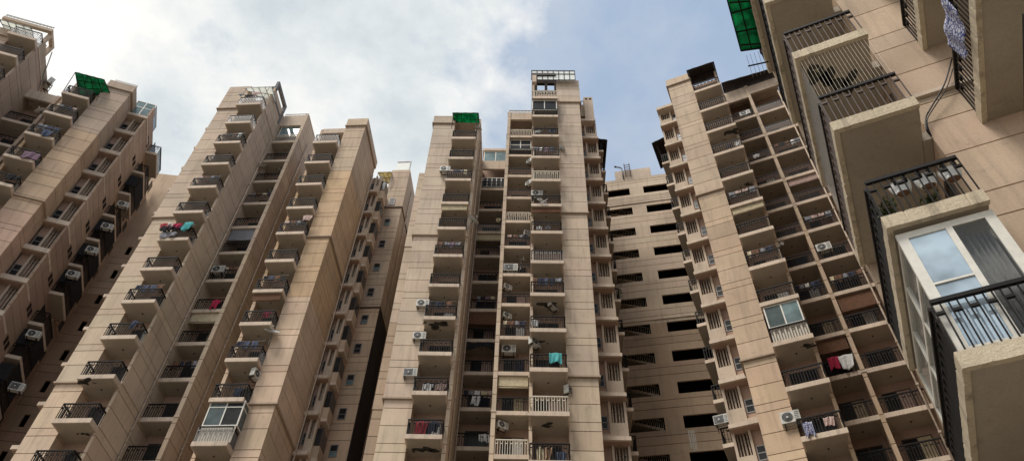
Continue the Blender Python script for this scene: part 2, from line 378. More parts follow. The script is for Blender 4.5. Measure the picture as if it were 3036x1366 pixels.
        s.bal['main'] = s.balconies(0, 2.15, 0, 1.86, s.zs(*k['zmain']), .9, .9, rear=(0, jx), rails=k.get('rmain'), door=(.35, 1.5), back=1.86)
        s.bal['inner'] = s.balconies(2.15, fx0, 3.95, 1.5, s.zs(*k['zinner']), rails=k.get('rinner'), door=(.3, 1.4), back=5.4)
        s.bal['bay'] = s.balconies(fx1, 6.72 + bo, bd, 1.45, s.zs(*k['zbay']), rails=k.get('rbay'), door=(.45, 1.5) if bo > -1 else (.1, .5), back=bd + 1.4)
        s.bal['block'] = s.balconies(6.9 + bo, 8.95 + bo, 2.2, 1.9, s.zs(*k['zblock']), .9, .9, rear=(6.95 + bo, 8.95 + bo), rails=k.get('rblock'), door=(.35, 1.4), back=4.1)
def blob(rnd, cx, cy, rx, ry, n=44):
    ph = [rnd.uniform(0, 6.3) for _ in range(5)]; am = [.28, .2, .14, .1, .08]
    out = []
    for i in range(n):
        t = 2 * math.pi * i / n; q = .75 + sum(a * math.sin((j + 2) * t + p) for j, (a, p) in enumerate(zip(am, ph))) + rnd.uniform(-.05, .05)
        out.append((cx + rx * q * math.cos(t), cy + ry * q * math.sin(t)))
    return out
def peel(bal, w, d, r, seed, name='peeled_plaster'):
    rnd = random.Random(seed); mb = MB()
    mb.poly([(x, y, -.002) for x, y in blob(rnd, w, d, r * 1.25, r * .8)], 'peel', .004)
    for i in range(3): mb.poly([(x, y, -.002) for x, y in blob(rnd, w + rnd.uniform(-1.5, 1.5) * r, d + rnd.uniform(-.4, .4) * r, r * .3, r * .2, 24)], 'peel', .004)
    return mb.build(name, bal)

CREAM = ('cream_metal', 'cream_metal'); GREY = ('grey_metal', 'black_metal'); BRN = ('brown_metal', 'black_metal')
def tb(z): return (1.04, 1.02, .98)
# ---- central tower (faces the camera, mirrored: its pilaster is on the right)
def tD(z): return (1., 1., 1.) if z > 45 else ((1.03, 1.02, 1.0) if z > 30 else (1.12, 1.10, 1.04))
D = Tower('apartment_tower', 'tallest central beige tower topped by a glazed white screen, seen face on', -2.19, 2.14, 33.75, 1.55, -1,
          zp1=62.85, zin=62.75, parz=61.55, zp2=60.25, zb2=61.6, zmain=(22.55, 58.55), zinner=(22.55, 58.55), zbay=(22.55, 55.55), zblock=(22.55, 55.55), tint1=tD,
          rmain={1: CREAM, 5: GREY, 8: CREAM, 9: BRN, 12: CREAM}, nobaypar=True, zj=60.2, rinner={1: CREAM, 8: CREAM, 9: BRN, 10: BRN, 12: CREAM}, rbay={9: GREY, 8: BRN}, rblock={9: BRN}, off=(.3, 1.5, 2.72), bands=(28.85, 43.7, 59.0), p2w=1.7)
D.build()
D.wing(-1.75, -3.4, 2.05, D.zs(22.55, 55.55))
# ---- right tower
def tF(z): return (1.0, .97, .93) if z > 45 else ((1.03, .96, .88) if z > 30 else (1.08, .98, .87))
Ft = Tower('apartment_tower', 'right beige tower with a grid of recessed balconies and a black roof canopy', -24.6, 0.0, 34.02, 1.52, 1,
          zp1=59.95, zin=60.3, parz=58.6, zp2=59.5, zb2=60.2, bd=3.96, zmain=(22.52, 55.52), zinner=(19.52, 55.52), zbay=(19.52, 55.52), zblock=(22.52, 55.52), tint1=tF,
          rmain={8: BRN, 9: BRN, 10: BRN, 2: BRN}, rinner={7: BRN, 8: BRN, 9: BRN, 10: BRN}, rbay={9: BRN, 10: BRN, 11: GREY, 12: GREY, 8: BRN}, bands=(28.7, 43.65, 58.9), off=(.25, 1.45, 2.75), fin=(4.1, 4.33))
Ft.build()
Ft.wing(-1.75, -3.35, 2.0, Ft.zs(22.52, 55.52))
# ---- left tower
def tB(z): return (.98, .96, .95) if z > 45 else ((1.02, 1.0, .95) if z > 30 else (1.08, 1.02, .95))
def tB2(z): return (1.03, .90, .73) if 39.5 < z < 53 else ((1.0, .95, .9) if z > 45 else (1.12, 1.04, .97))
B = Tower('apartment_tower', 'left beige tower with balconies stepping down beside a long bare dividing wall', -5.0, -27.15, 32.95, .93, 1,
          zp1=62.35, zin=62.5, parz=60.75, zp2=59.7, zb2=57.6, zj=58.6, zmain=(21.93, 57.93), zinner=(21.93, 57.93), zbay=(21.93, 54.93), zblock=(21.93, 54.93), tint1=tB, tint2=tB2,
          rmain={12: GREY, 11: GREY}, rinner={12: CREAM, 9: ('brown_metal', 'black_metal')}, rblock={11: GREY, 1: GREY}, fin=(4.2, 4.48), p2w=1.58, off=(.35, 1.75, 2.85), bands=(28.3, 43.4, 58.5), p2d=7.6)
B.build()
B.wing(-1.75, -3.35, 2.3, B.zs(21.93, 57.93))
# ---- far left tower
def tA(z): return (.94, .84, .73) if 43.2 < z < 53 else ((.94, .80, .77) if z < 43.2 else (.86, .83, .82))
def tA1(z): return (.82, .77, .76)
A = Tower('apartment_tower', 'far left beige tower cut by the picture edge, with a green awning on its roof', 15.8, -32.02, 39.46, .9, 1,
          zp1=59.4, zin=56.6, parz=55.5, zp2=59.35, zb2=56.0, zj=58.4, zmain=(42.9, 57.9), zinner=(36.9, 51.9), zbay=(36.9, 51.9), zblock=(36.9, 54.9), tint1=tA1, tint2=tA,
          rmain={5: GREY}, p2w=1.9, off=(.35, 1.75, 2.85), bands=(28.3, 43.0, 58.3), p2d=4.9, bd=5.2, fin=(4.3, 4.55), bo=-1.48)
A.build()
A.wing(9.37, 11.1, 4.62, A.zs(30.9, 54.9), depth=1.9, back=.75, parapet=False)
# ---- central tower: extra pieces
def local_mb_part(T, name, fn):
    mb = MB(); fn(mb); return mb.build(name, T.root)
def ubox(T, mb, u0, u1, v0, v1, z0, z1, m, tint=(1, 1, 1)): mb.box(u0 - T.ur, u1 - T.ur, v0 - T.vr, v1 - T.vr, z0 + EYE, z1 + EYE, m, tint)
def uprism(T, mb, u0, u1, v0, v1, z0, z1, gr, tint=None, **k): prism(mb, u0 - T.ur, u1 - T.ur, v0 - T.vr, v1 - T.vr, z0 + EYE, z1 + EYE, gr, tint, **k)
def ubar(T, mb, p, q, w, m, n=4): mb.bar((p[0] - T.ur, p[1] - T.vr, p[2] + EYE), (q[0] - T.ur, q[1] - T.vr, q[2] + EYE), w, m, n)
def urail(T, mb, p, q, h, m, top, **k): rail_run(mb, (p[0] - T.ur, p[1] - T.vr, p[2] + EYE), (q[0] - T.ur, q[1] - T.vr, q[2] + EYE), h, m, top, **k)
def d_extra(mb):
    gr = D.grooves((.3, 1.5, 2.72))
    uprism(D, mb, -9.35, -8.5, 37.9, 47, -EYE, 28.9, gr, lambda z: (.72, .66, .60)); uprism(D, mb, -9.38, -8.5, 37.87, 47, 28.95, 43.7, gr, lambda z: (.72, .66, .60) if z < 38 else (.95, .94, .92)); uprism(D, mb, -9.4, -8.5, 37.85, 47, 43.8, 53.2, gr)  # lower lengths tinted darker, the recess shade put into the colour
    ubox(D, mb, -15, -9.2, 47.2, 48.2, -EYE, 56.5, 'wall_paint', (.55, .48, .42))  # wall closing the gap, its shade put into the tint
local_mb_part(D, 'stepped_side_wall', d_extra)
def d_top(mb):   # terrace storey on the main column: corner posts, a beam, a rear wall opening onto the sky
    ubox(D, mb, -.04, .34, 33.9, 34.25, 61.7, 62.9, 'wall_paint'); ubox(D, mb, -.04, 2.06, 33.9, 34.25, 62.92, 63.3, 'canopy_black')
    ubox(D, mb, -.06, .45, 36.4, 36.7, 58.5, 67, 'dark_room'); ubox(D, mb, .45, 2.3, 36.4, 36.7, 58.5, 64.6, 'dark_room'); ubox(D, mb, 1.15, 1.4, 36.4, 36.7, 64.6, 66.3, 'dark_room'); ubox(D, mb, .45, 2.3, 36.4, 36.7, 66.0, 67, 'dark_room'); ubox(D, mb, 2.05, 2.3, 36.4, 36.7, 64.6, 66.0, 'dark_room')
local_mb_part(D, 'roof_terrace', d_top)
for a_, b_, h_, m_, n_ in (((.4, 36.9, 64.4), (2.1, 36.9, 64.4), .9, 'cream_metal', 'cream_metal'), ((2.02, 34.72, 62.86), (3.82, 34.72, 62.86), .75, 'black_metal', 'black_metal'), ((-2.15, 37.95, 62.75), (-.1, 37.95, 62.75), .75, 'cream_metal', 'grey_metal')): local_mb_part(D, 'terrace_railing', lambda mb: urail(D, mb, a_, b_, h_, m_, n_))
def d_scr(mb):
    for i in range(9):
        u = -.1 + i * 3.9 / 8; ubar(D, mb, (u, 34.0, 62.2), (u, 34.0, 63.95), .045, 'black_metal')
    for z in (62.22, 63.3, 63.93): ubar(D, mb, (-.12, 34.0, z), (3.82, 34.0, z), .05, 'black_metal')
    ubox(D, mb, -.1, 3.8, 34.03, 34.05, 62.25, 63.9, 'screen_white')
local_mb_part(D, 'roof_screen', d_scr)
def d_wtop(mb):
    ubox(D, mb, 4.62, 5.42, 35.8, 38, 58.35, 62.35, 'wall_paint'); ubox(D, mb, 3.9, 4.63, 36.1, 38.5, 59.6, 61.5, 'wall_paint'); ubox(D, mb, 3.88, 5.48, 35.78, 38.2, 58.3, 58.62, 'slab_paint')
    for u in (4.74, 5.1): ubox(D, mb, u, u + .2, 35.78, 35.79, 61.9, 62.12, 'dark_room')
    urail(D, mb, (3.95, 36.2, 61.5), (4.6, 36.2, 61.5), .8, 'cream_metal', 'grey_metal')
local_mb_part(D, 'wing_parapet', d_wtop)
def win_enc(T, u0, u1, v, z0, z1, depth, panes=2, trans=None, name='glazed_enclosure', glass='teal_glass', fr=.07, side=None):
    """glazed balcony front: frame, mullions, panes as a part with pane children"""
    mb = MB(); ubox(T, mb, u0, u1, v, v + .07, z0, z0 + fr, 'white_frame'); ubox(T, mb, u0, u1, v, v + .07, z1 - fr, z1, 'white_frame')
    xs = [u0 + (u1 - u0 - fr) * i / panes for i in range(panes + 1)]
    for x in xs: ubox(T, mb, x, x + fr, v, v + .07, z0 + fr, z1 - fr, 'white_frame')
    if trans:
        for a, b in zip(xs, xs[1:]): ubox(T, mb, a + fr, b, v + .004, v + .066, trans - fr / 2, trans + fr / 2, 'white_frame')
    for sd in side or ():
        uu = u0 if sd < 0 else u1 - .06
        ubox(T, mb, uu, uu + .06, v + .07, v + depth, z0, z0 + fr, 'white_frame'); ubox(T, mb, uu, uu + .06, v + .07, v + depth, z1 - fr, z1, 'white_frame')
        ubox(T, mb, uu, uu + .06, v + depth - .06, v + depth, z0 + fr, z1 - fr, 'white_frame')
        if trans: ubox(T, mb, uu + .002, uu + .058, v + .07, v + depth - .06, trans - .03, trans + .03, 'white_frame')
    o = mb.build(name, T.root)
    for i, (a, b) in enumerate(zip(xs, xs[1:])):
        pm = MB(); g = glass if isinstance(glass, str) else glass[i % len(glass)]; ubox(T, pm, a + fr - .01, b + .01, v + .03, v + .04, z0 + fr - .01, z1 - fr + .01, g); pm.build('pane', o)
    for sd in side or ():
        pm = MB(); uu = u0 + .025 if sd < 0 else u1 - .035; ubox(T, pm, uu, uu + .01, v + .07, v + depth - .05, z0 + fr, z1 - fr, glass if isinstance(glass, str) else glass[0]); pm.build('pane', o)
    return o
win_enc(D, -.02, 2.08, 33.95, 56.95, 58.5, 1, 2, name='glazed_enclosure', glass='dark_glass')
win_enc(D, -1.95, -.05, 37.95, 57.0, 58.5, 1, 2, trans=57.7, glass='dark_glass')
win_enc(D, -4.5, -2.3, 41.35, 60.1, 61.75, 1, 2, glass=('blue_glass', 'blue_glass'))
win_enc(D, -4.45, -2.3, 41.5, 56.3, 57.7, 1, 5, glass='dark_glass')
local_mb_part(D, 'link_parapet', lambda mb: (ubox(D, mb, -4.65, -2.2, 41.3, 41.5, 58.8, 60.1, 'wall_paint'), ubox(D, mb, -4.65, -2.2, 41.25, 42.5, 61.76, 62.1, 'slab_paint'), ubox(D, mb, -4.65, -2.2, 43, 43.2, 58.8, 61.8, 'dark_room')))
peel(D.bal['main'][4], 1.0, .75, .42, 3); peel(D.bal['main'][1], .95, .8, .3, 5); peel(D.bal['block'][1], 1.1, 1.0, .5, 8); peel(D.bal['block'][4], .9, .5, .55, 9); peel(D.bal['main'][3], .6, .9, .25, 10)

# ---- left tower: corner block beyond the second pilaster, with its windows
BG = B.grooves((.2, 1.0, 1.55))
def b_core(mb):
    tc = lambda z: (.95, .93, .9) if z > 45 else (1.0, .92, .84)
    uprism(B, mb, -15.82, -14.1, 43.45, 47.4, -EYE, 43.5, BG, tc); uprism(B, mb, -15.82, -14.06, 43.41, 47.4, 43.6, 56.4, BG, tc); uprism(B, mb, -15.82, -14.02, 43.38, 47.4, 56.5, 62.4, BG, tc)
    ubox(B, mb, -15.85, -14.0, 43.33, 47.0, 43.5, 43.6, 'joint'); ubox(B, mb, -15.85, -13.98, 43.3, 47.0, 56.4, 56.5, 'joint')
local_mb_part(B, 'corner_wall', b_core)
local_mb_part(B, 'black_cladding', lambda mb: [ubox(B, mb, -14.09, -14.06, 43.5, 47.4, 2 + 4.6 * i, 6.57 + 4.6 * i, 'canopy_black') for i in range(9)])
wf = MB(); w, h = .54, .95
for a, b, c, d in ((0, w, 0, .05), (0, w, h - .05, h), (0, w, .40, .45)): wf.box(a, b, -.03, .03, c, d, 'grey_metal')
for a in (0, w - .05): wf.box(a, a + .05, -.03, .03, .05, h - .05, 'grey_metal')
wfm = wf.mesh('window'); gb = MB(); gb.box(.03, w - .03, -.012, .012, .03, h - .03, 'dark_glass'); pm1 = gb.mesh('pane'); gb = MB(); gb.box(.03, w - .03, -.012, .012, .03, .42, 'blue_glass'); gb.box(.03, w - .03, -.012, .012, .43, h - .03, 'dark_glass'); pm2 = gb.mesh('pane')
wrc = MB(); wrc.box(-.02, w + .02, -.004, .0, -.02, h + .02, 'dark_room'); wrm = wrc.mesh('window_recess')
for i in range(13):
    zt = 57.75 - 3 * i; vv = 43.38 if zt > 56.5 else (43.41 if zt > 43.6 else 43.45)
    o = inst('window', wfm, B.root, (-15.35 - B.ur, vv - .035 - B.vr, zt - .95 + EYE)); inst('pane', pm2 if i % 2 else pm1, o)
B.wing(10.6, 11.5, 7.45, B.zs(21.93, 54.93), depth=2.6, back=1.6)
sb = MB(); sb.box(0, .5, 0, 1.0, 0, .24, 'slab_paint'); sb.box(.02, .48, .03, 1.0, .24, 1.15, 'wall_paint', (.9, .85, .8)); sbm = sb.mesh('side_balcony')
sg = MB(); sg.box(.04, .46, .0, .03, 1.15, 2.4, 'dark_glass'); sg.box(.45, .48, .03, 1.0, 1.15, 2.4, 'dark_glass')
for x in (.02, .44): sg.box(x, x + .05, -.02, .04, 1.15, 2.4, 'brown_metal')
sg.box(.02, .49, -.02, .04, 2.4, 2.46, 'brown_metal'); sgm = sg.mesh('window')
for z in B.zs(21.93, 54.93): inst('window', sgm, inst('side_balcony', sbm, B.root, (-15.72 - B.ur, 41.1 - B.vr, z)))
win_enc(B, -24.85, -22.95, 37.05, 59.15, 60.8, 1, 1, glass='blue_glass')
win_enc(B, -20.15, -18.1, 35.3, 26.35, 28.1, 1.0, 2, trans=27.65, glass=('teal_glass', 'dark_glass'), side=(1,))
local_mb_part(B, 'glazed_railing_backing', lambda mb: ubox(B, mb, -20.1, -18.15, 35.31, 35.33, 25.25, 26.3, 'cream_metal'))
local_mb_part(B, 'roof_terrace_frame', lambda mb: (ubox(B, mb, -25.2, -24.95, 33.9, 36.6, 63.2, 63.6, 'concrete'), ubox(B, mb, -25.2, -24.95, 36.3, 36.6, 60.5, 63.2, 'concrete'), ubox(B, mb, -25.2, -24.95, 33.9, 34.2, 62.3, 63.2, 'concrete'),
     ubox(B, mb, -28.9, -25.2, 33.9, 34.15, 62.5, 62.75, 'concrete'), ubox(B, mb, -25.2, -24.95, 34.2, 36.3, 61.2, 61.5, 'concrete')))
local_mb_part(B, 'terrace_railing', lambda mb: urail(B, mb, (-25, 37, 62.4), (-22.8, 37, 62.4), .5, 'grey_metal', 'grey_metal', step=.4, hb=False))
peel(B.bal['main'][2], .35, .25, .4, 12); peel(B.bal['main'][1], 1.5, 1.0, .2, 14)

# ---- far left tower: long side wall with side balconies
def a_side(mb):
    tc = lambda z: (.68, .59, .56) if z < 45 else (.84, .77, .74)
    gr = A.grooves((.2, 1.1, 2.0))
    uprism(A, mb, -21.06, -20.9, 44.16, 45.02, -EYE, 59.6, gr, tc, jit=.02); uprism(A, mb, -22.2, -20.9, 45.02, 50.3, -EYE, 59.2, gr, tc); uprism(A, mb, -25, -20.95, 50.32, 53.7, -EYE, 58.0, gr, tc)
    for k in range(10):
        for v in (46.3, 46.85): ubox(A, mb, -20.92, -20.895, v, v + .42, 30.6 + 3 * k, 31.25 + 3 * k, 'dark_room')
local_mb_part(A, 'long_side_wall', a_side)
local_mb_part(A, 'wing_cap', lambda mb: ubox(A, mb, -22.7, -20.85, 44.05, 47, 57.6, 57.9, 'slab_paint'))
sb = MB(); sb.box(0, .95, 0, 2.75, .012, .28, 'slab_paint'); sb.box(.03, .9, .05, 2.7, 0, .02, 'soffit_paint'); sbm2 = sb.mesh('side_balcony')
sr = MB(); rail_run(sr, (.02, .05, .28), (.9, .05, .28), 1., 'black_metal', 'black_metal'); rail_run(sr, (.9, .05, .28), (.9, 2.7, .28), 1., 'black_metal', 'black_metal'); srm = sr.mesh('railing')
db = MB(); db.box(-.02, .012, .5, 2.2, .28, 2.4, 'dark_glass'); dbm = db.mesh('balcony_door')
abal = []
ns = MB(); ns.box(.915, .925, .3, 2.7, 1.35, 3.0, 'cloth_black'); ns.box(.03, .9, .04, .05, 1.35, 2.6, 'cloth_black'); nsm = ns.mesh('net_screen')
aw = MB(); aw.box(-.02, .02, 0, .75, 0, 1.1, 'dark_glass'); aw.box(-.02, .05, -.05, .8, -.07, 0, 'slab_paint'); awm = aw.mesh('window')
for i in range(11):
    o = inst('side_balcony', sbm2, A.root, (-20.9 - A.ur, 47.7 - A.vr, 27.5 + 3 * i + EYE)); inst('railing', srm, o); inst('balcony_door', dbm, o); abal.append(o)
    if i % 4 != 3 and i < 9: inst('net_screen', nsm, o)
    for vv_ in (51.2, 52.5): inst('window', awm, A.root, (-20.95 - A.ur, vv_ - A.vr, 28.4 + 3 * i + EYE))
win_enc(A, -20.75, -19.95, 47.75, 28.9, 30.2, 2.6, 1, trans=29.8, glass='teal_glass', side=(1,))
def a_top(mb):
    t_ = (.92, .88, .84)
    ubox(A, mb, -33.8, -29.87, 40.0, 40.3, 60.65, 61.0, 'wall_paint', t_)
    ubox(A, mb, -30.17, -29.87, 40.3, 41.8, 60.65, 60.98, 'wall_paint', t_); ubox(A, mb, -30.17, -29.87, 40.36, 40.6, 59.38, 60.65, 'wall_paint', t_); ubox(A, mb, -30.17, -29.87, 41.5, 41.8, 59.38, 60.65, 'wall_paint', t_)
    ubox(A, mb, -30.17, -29.87, 40.6, 41.5, 59.38, 59.6, 'wall_paint', t_)
local_mb_part(A, 'roof_terrace_frame', a_top)
local_mb_part(A, 'ladder_rail', lambda mb: ubar(A, mb, (-29.8, 41.85, 60.4), (-29.8, 45.0, 56.6), .06, 'grey_metal'))
local_mb_part(A, 'louvre_screen', lambda mb: urail(A, mb, (-29.95, 41.9, 58.0), (-29.95, 45.0, 55.9), 1.3, 'white_frame', 'white_frame', step=.16, hb=False))
local_mb_part(A, 'terrace_railing', lambda mb: urail(A, mb, (-29.8, 45.5, 56.2), (-26.0, 45.5, 56.2), .9, 'white_frame', 'grey_metal'))
local_mb_part(A, 'roof_railing', lambda mb: urail(A, mb, (-33.8, 40.1, 61.0), (-30.0, 40.1, 61.0), .45, 'grey_metal', 'grey_metal'))
win_enc(A, -22.6, -20.95, 44.3, 57.9, 60.2, 2.4, 2, trans=59.3, name='rooftop_glass_room', glass='blue_glass', side=(1,))
local_mb_part(A, 'roof_windscreen', lambda mb: (ubar(A, mb, (-24.4, 42.7, 59.4), (-24.4, 42.7, 60.1), .03, 'white_frame'), ubar(A, mb, (-22.6, 42.7, 59.4), (-22.6, 42.7, 60.1), .03, 'white_frame'), ubar(A, mb, (-24.4, 42.7, 60.1), (-22.6, 42.7, 60.1), .03, 'white_frame'), ubar(A, mb, (-22.6, 42.7, 60.1), (-22.6, 44.2, 58.2), .03, 'white_frame'), ubox(A, mb, -24.4, -22.6, 42.7, 42.71, 59.4, 60.1, 'clear_glass')))

# ---- side balconies on the wings of the right and central towers
def side_bals(T, xa, xb, d, dl, zs):
    lo = min(T.X(xa), T.X(xb)); w = abs(xb - xa)
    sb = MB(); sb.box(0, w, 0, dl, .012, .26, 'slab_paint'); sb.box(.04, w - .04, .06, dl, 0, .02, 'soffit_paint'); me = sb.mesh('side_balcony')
    for z in zs: inst('railing', railing_mesh(w, dl, dl), inst('side_balcony', me, T.root, (lo, T.Y(d), z)))
    bw = MB(); T.box(bw, xa, xa + (.6 if xa > xb else -.6) * -1 * 0 + (.5 if xa > xb else -.5), d - .3, d + dl + 4, 0, max(zs) + 3.2, 'wall_paint'); bw.build('wing_side_wall', T.root)
local_mb_part(Ft, 'wing_cap', lambda mb: (Ft.box(mb, -3.4, -1.76, 1.96, 6, 58.05 + EYE, 58.4 + EYE, 'slab_paint'), Ft.box(mb, -3.35, -1.8, 4, 6.5, 0, 58.2 + EYE, 'wall_paint')))
side_bals(Ft, -3.3, -4.05, 3.6, 2.2, Ft.zs(22.52, 52.52))
side_bals(D, -3.36, -3.95, 3.4, 2.2, D.zs(22.55, 55.55))
win_enc(Ft, .1, 2.02, 34.12, 29.88, 31.5, 1, 2, glass=('teal_glass', 'blue_glass'))
local_mb_part(Ft, 'glazed_railing_backing', lambda mb: ubox(Ft, mb, .12, 2.06, 34.14, 34.16, 28.85, 29.8, 'cream_metal'))
peel(Ft.bal['main'][9], 1.75, .5, .42, 21); peel(Ft.bal['main'][2], 1.8, .6, .3, 22); peel(Ft.bal['main'][7], 1.6, .9, .22, 23)

local_mb_part(Ft, 'added_shade_wall', lambda mb: Ft.prism(mb, 10.6, 40, 5.5, 16, 0, 59 + EYE, Ft.grooves((.25, 1.45, 2.75))))  # added out of sight behind the near building, to block sky light
# ------------------------------------------------------------------ stair tower between the central and right towers
def core(name, label, t, v, u0, u1, ztop, wins, head, pitch, hgt, n, depth=5, stairs=None, tint=None, bands=(), step=None):
    uc = (u0 + u1) / 2; rt = thing(name, label, 'building', world(uc, v + depth / 2, 0, t), R(t)); yb = -depth / 2
    mb = MB(); heads = [head - pitch * i for i in range(n)]
    xs = [u0] + [q for w_ in wins for q in w_] + [u1]
    zs_ = [0] + sorted([q + EYE for h in heads for q in (h - hgt, h)]) + [ztop + EYE]
    # spandrels run the whole width, piers stand between the openings
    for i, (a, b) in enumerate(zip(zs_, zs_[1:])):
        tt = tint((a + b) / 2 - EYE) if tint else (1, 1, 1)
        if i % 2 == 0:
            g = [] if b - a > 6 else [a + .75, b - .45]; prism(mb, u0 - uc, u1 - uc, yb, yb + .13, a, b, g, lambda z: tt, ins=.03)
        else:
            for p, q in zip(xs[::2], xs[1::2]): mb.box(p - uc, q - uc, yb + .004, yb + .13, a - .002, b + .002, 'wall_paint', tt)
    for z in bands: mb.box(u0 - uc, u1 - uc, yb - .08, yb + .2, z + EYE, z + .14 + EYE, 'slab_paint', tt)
    if step: mb.box(step[0] - uc, step[1] - uc, yb, yb + .3, ztop + EYE, step[2] + EYE, 'wall_paint')
    mb.build('facade', rt)
    ib = MB(); ib.box(u0 - uc + .02, u1 - uc - .02, yb + 2.4, -yb, 0, ztop + EYE - .3, 'dark_room'); ib.box(u0 - uc + .02, u1 - uc - .02, yb + .12, yb + 2.4, ztop + EYE - .5, ztop + EYE - .3, 'dark_room')
    for x in (u0, u1 - .2): ib.box(x - uc + .01, x - uc + .19, yb + .12, yb + 2.41, 0, ztop + EYE - .5, 'dark_room')
    for h in heads: ib.box(u0 - uc + .2, u1 - uc - .2, yb + .12, yb + 2.38, h - hgt - .75 + EYE, h - hgt - .55 + EYE, 'dark_room')
    ib.build('inner_wall', rt)
    if stairs:
        a, b = stairs; fm = MB(); rm = MB(); k = 12; rise = 1.35
        for i in range(k):
            x = b - (b - a) * i / k; z = .62 + rise * i / k
            fm.box(x - (b - a) / k - uc, x - uc, yb + .75, yb + 1.9, z - .12, z + rise / k, 'slab_paint')
            for q in (0, .5):
                xx = x - (b - a) / k * q - uc; rm.box(xx - .02, xx + .02, yb + .7, yb + .74, z + rise / k + rise / k * q, z + rise / k + .62 + rise / k * q, 'cream_metal')
        rm.bar((b - uc, yb + .72, 1.3), (a - uc, yb + .72, 1.3 + rise), .05, 'cream_metal')
        fme, rme = fm.mesh('stair_flight'), rm.mesh('stair_railing')
        for h in heads[1:]: inst('stair_railing', rme, inst('stair_flight', fme, rt, (0, 0, h - hgt + EYE)))
    return rt
def tE(z): return (1.0, .99, .96) if z > 43.8 else (.74, .67, .60)  # below the band: browner paint with the neighbours' shade put into the tint
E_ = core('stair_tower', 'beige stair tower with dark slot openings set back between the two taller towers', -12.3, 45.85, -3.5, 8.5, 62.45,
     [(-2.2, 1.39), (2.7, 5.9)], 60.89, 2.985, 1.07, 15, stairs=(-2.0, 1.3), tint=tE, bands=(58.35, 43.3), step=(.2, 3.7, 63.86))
core('rear_tower', 'dim brown wall with small dark windows between the far left tower and its neighbour', 5.0, 48.7, -33.5, -24.0, 62, [(-29.57, -29.15)], 51.2, 3, 1.05, 12, tint=lambda z: (.66, .55, .48) if z < 46 else (.92, .86, .8))  # lower storeys browner, shade of the gap put into the tint
sl = MB(); er = E_
def estain(mb):
    for i in range(7):
        u = 2.85 + i * .07 + random.uniform(-.02, .02); mb.box(u - 2.5, u - 2.5 + .03, -2.512, -2.503, 31.0 + EYE + random.uniform(0, .5), 32.75 + EYE, 'white_plastic')
mb = MB(); estain(mb); mb.build('paint_runs', E_)

def downpipe(T, u, v, z0, z1):
    mb = MB(); mb.cone((u - T.ur, v - T.vr, z0 + EYE), (u - T.ur, v - T.vr, z1 + EYE), .055, .055, 'pipe_paint', 8)
    for k in range(int((z1 - z0) / 3)): mb.box(u - T.ur - .075, u - T.ur + .075, v - T.vr - .075, v - T.vr + .075, z0 + EYE + 3 * k + 1, z0 + EYE + 3 * k + 1.12, 'pipe_paint')
    mb.build('downpipe', T.root)
downpipe(D, -4.5, 40.9, 5, 59); downpipe(D, -4.52, 38.2, 5, 58.5); downpipe(B, -24.9, 36.5, 5, 58); downpipe(B, -22.55, 38.5, 5, 60); downpipe(B, -16.28, 40.1, 5, 57); downpipe(Ft, 6.45, 37.9, 5, 58); downpipe(Ft, 2.2, 37.7, 5, 58); downpipe(A, -20.8, 50.6, 5, 57.5); downpipe(B, -13.95, 45, 44, 61)
# ------------------------------------------------------------------ near building on the right
class Fr: pass
G = Fr(); G.t = -25.0; G.ur, G.vr = 6.5, 15.0
G.root = thing('apartment_building', 'nearest beige building at the right edge, its large balconies seen from below', 'building', world(G.ur, G.vr, 0, G.t), R(G.t))
GZ = [7.26 + 3.045 * k for k in range(-2, 7)]
ggr = [z + o + EYE for z in [7.26 + 3.045 * k for k in range(-2, 17)] for o in (.53, 1.19, 2.46)]
def g_wall(mb):
    uprism(G, mb, 4.05, 28, 10.99, 16, -EYE, 14.72, ggr, lambda z: (1.02, .95, .9), ins=.03, gap=.03); uprism(G, mb, 4.05, 28, 10.96, 16, 14.86, 60, ggr, lambda z: (1.04, .98, .93), ins=.03, gap=.03)  # height and length out of view extended to shade right-facing walls
    ubox(G, mb, 4.0, 27.9, 10.9, 15, 14.73, 14.85, 'slab_paint')
local_mb_part(G, 'front_wall', g_wall)
def g_back(mb):
    uprism(G, mb, 2.42, 4.1, 14.0, 14.25, -EYE, 60, ggr, lambda z: (1, .96, .92), ins=.02, gap=.03); ubox(G, mb, 4.4, 28, 15.9, 17, -EYE, 59, 'wall_paint'); ubox(G, mb, 10, 28, 16.9, 30, -EYE, 58.9, 'wall_paint')  # unseen bulk to the right, enlarged to block sky light
local_mb_part(G, 'rear_wall', g_back)
def rough_beam(mb, p, q, nrm, w, h, m, seed, n=60, amp=.0035):
    """a hand plastered edge from p to q: n sections whose corners wander a little"""
    rnd = random.Random(seed); p, q = Vector(p), Vector(q); nrm = Vector(nrm); up = Vector((0, 0, 1)); b = len(mb.v); dr = [0.] * 4
    for i in range(n + 1):
        c = p + (q - p) * (i / n); chip = rnd.random() < .03
        for j, (a, e) in enumerate(((0, 0), (1, 0), (1, 1), (0, 1))):
            dr[j] = .75 * dr[j] + rnd.uniform(-amp, amp); k = dr[j] + (rnd.uniform(.006, .02) if chip and j in (0, 3) else 0)
            o = c + nrm * (a * w + (k if a == 0 else 0)) + up * (e * h + (-abs(k) * .8 if e else abs(k) * .8)); mb.v.append(tuple(o))
    for i in range(n):
        for j in range(4):
            k = (j + 1) % 4; mb.face((b + i * 4 + j, b + (i + 1) * 4 + j, b + (i + 1) * 4 + k, b + i * 4 + k), m)
    mb.face((b, b + 1, b + 2, b + 3), m); mb.face((b + n * 4 + 3, b + n * 4 + 2, b + n * 4 + 1, b + n * 4), m)
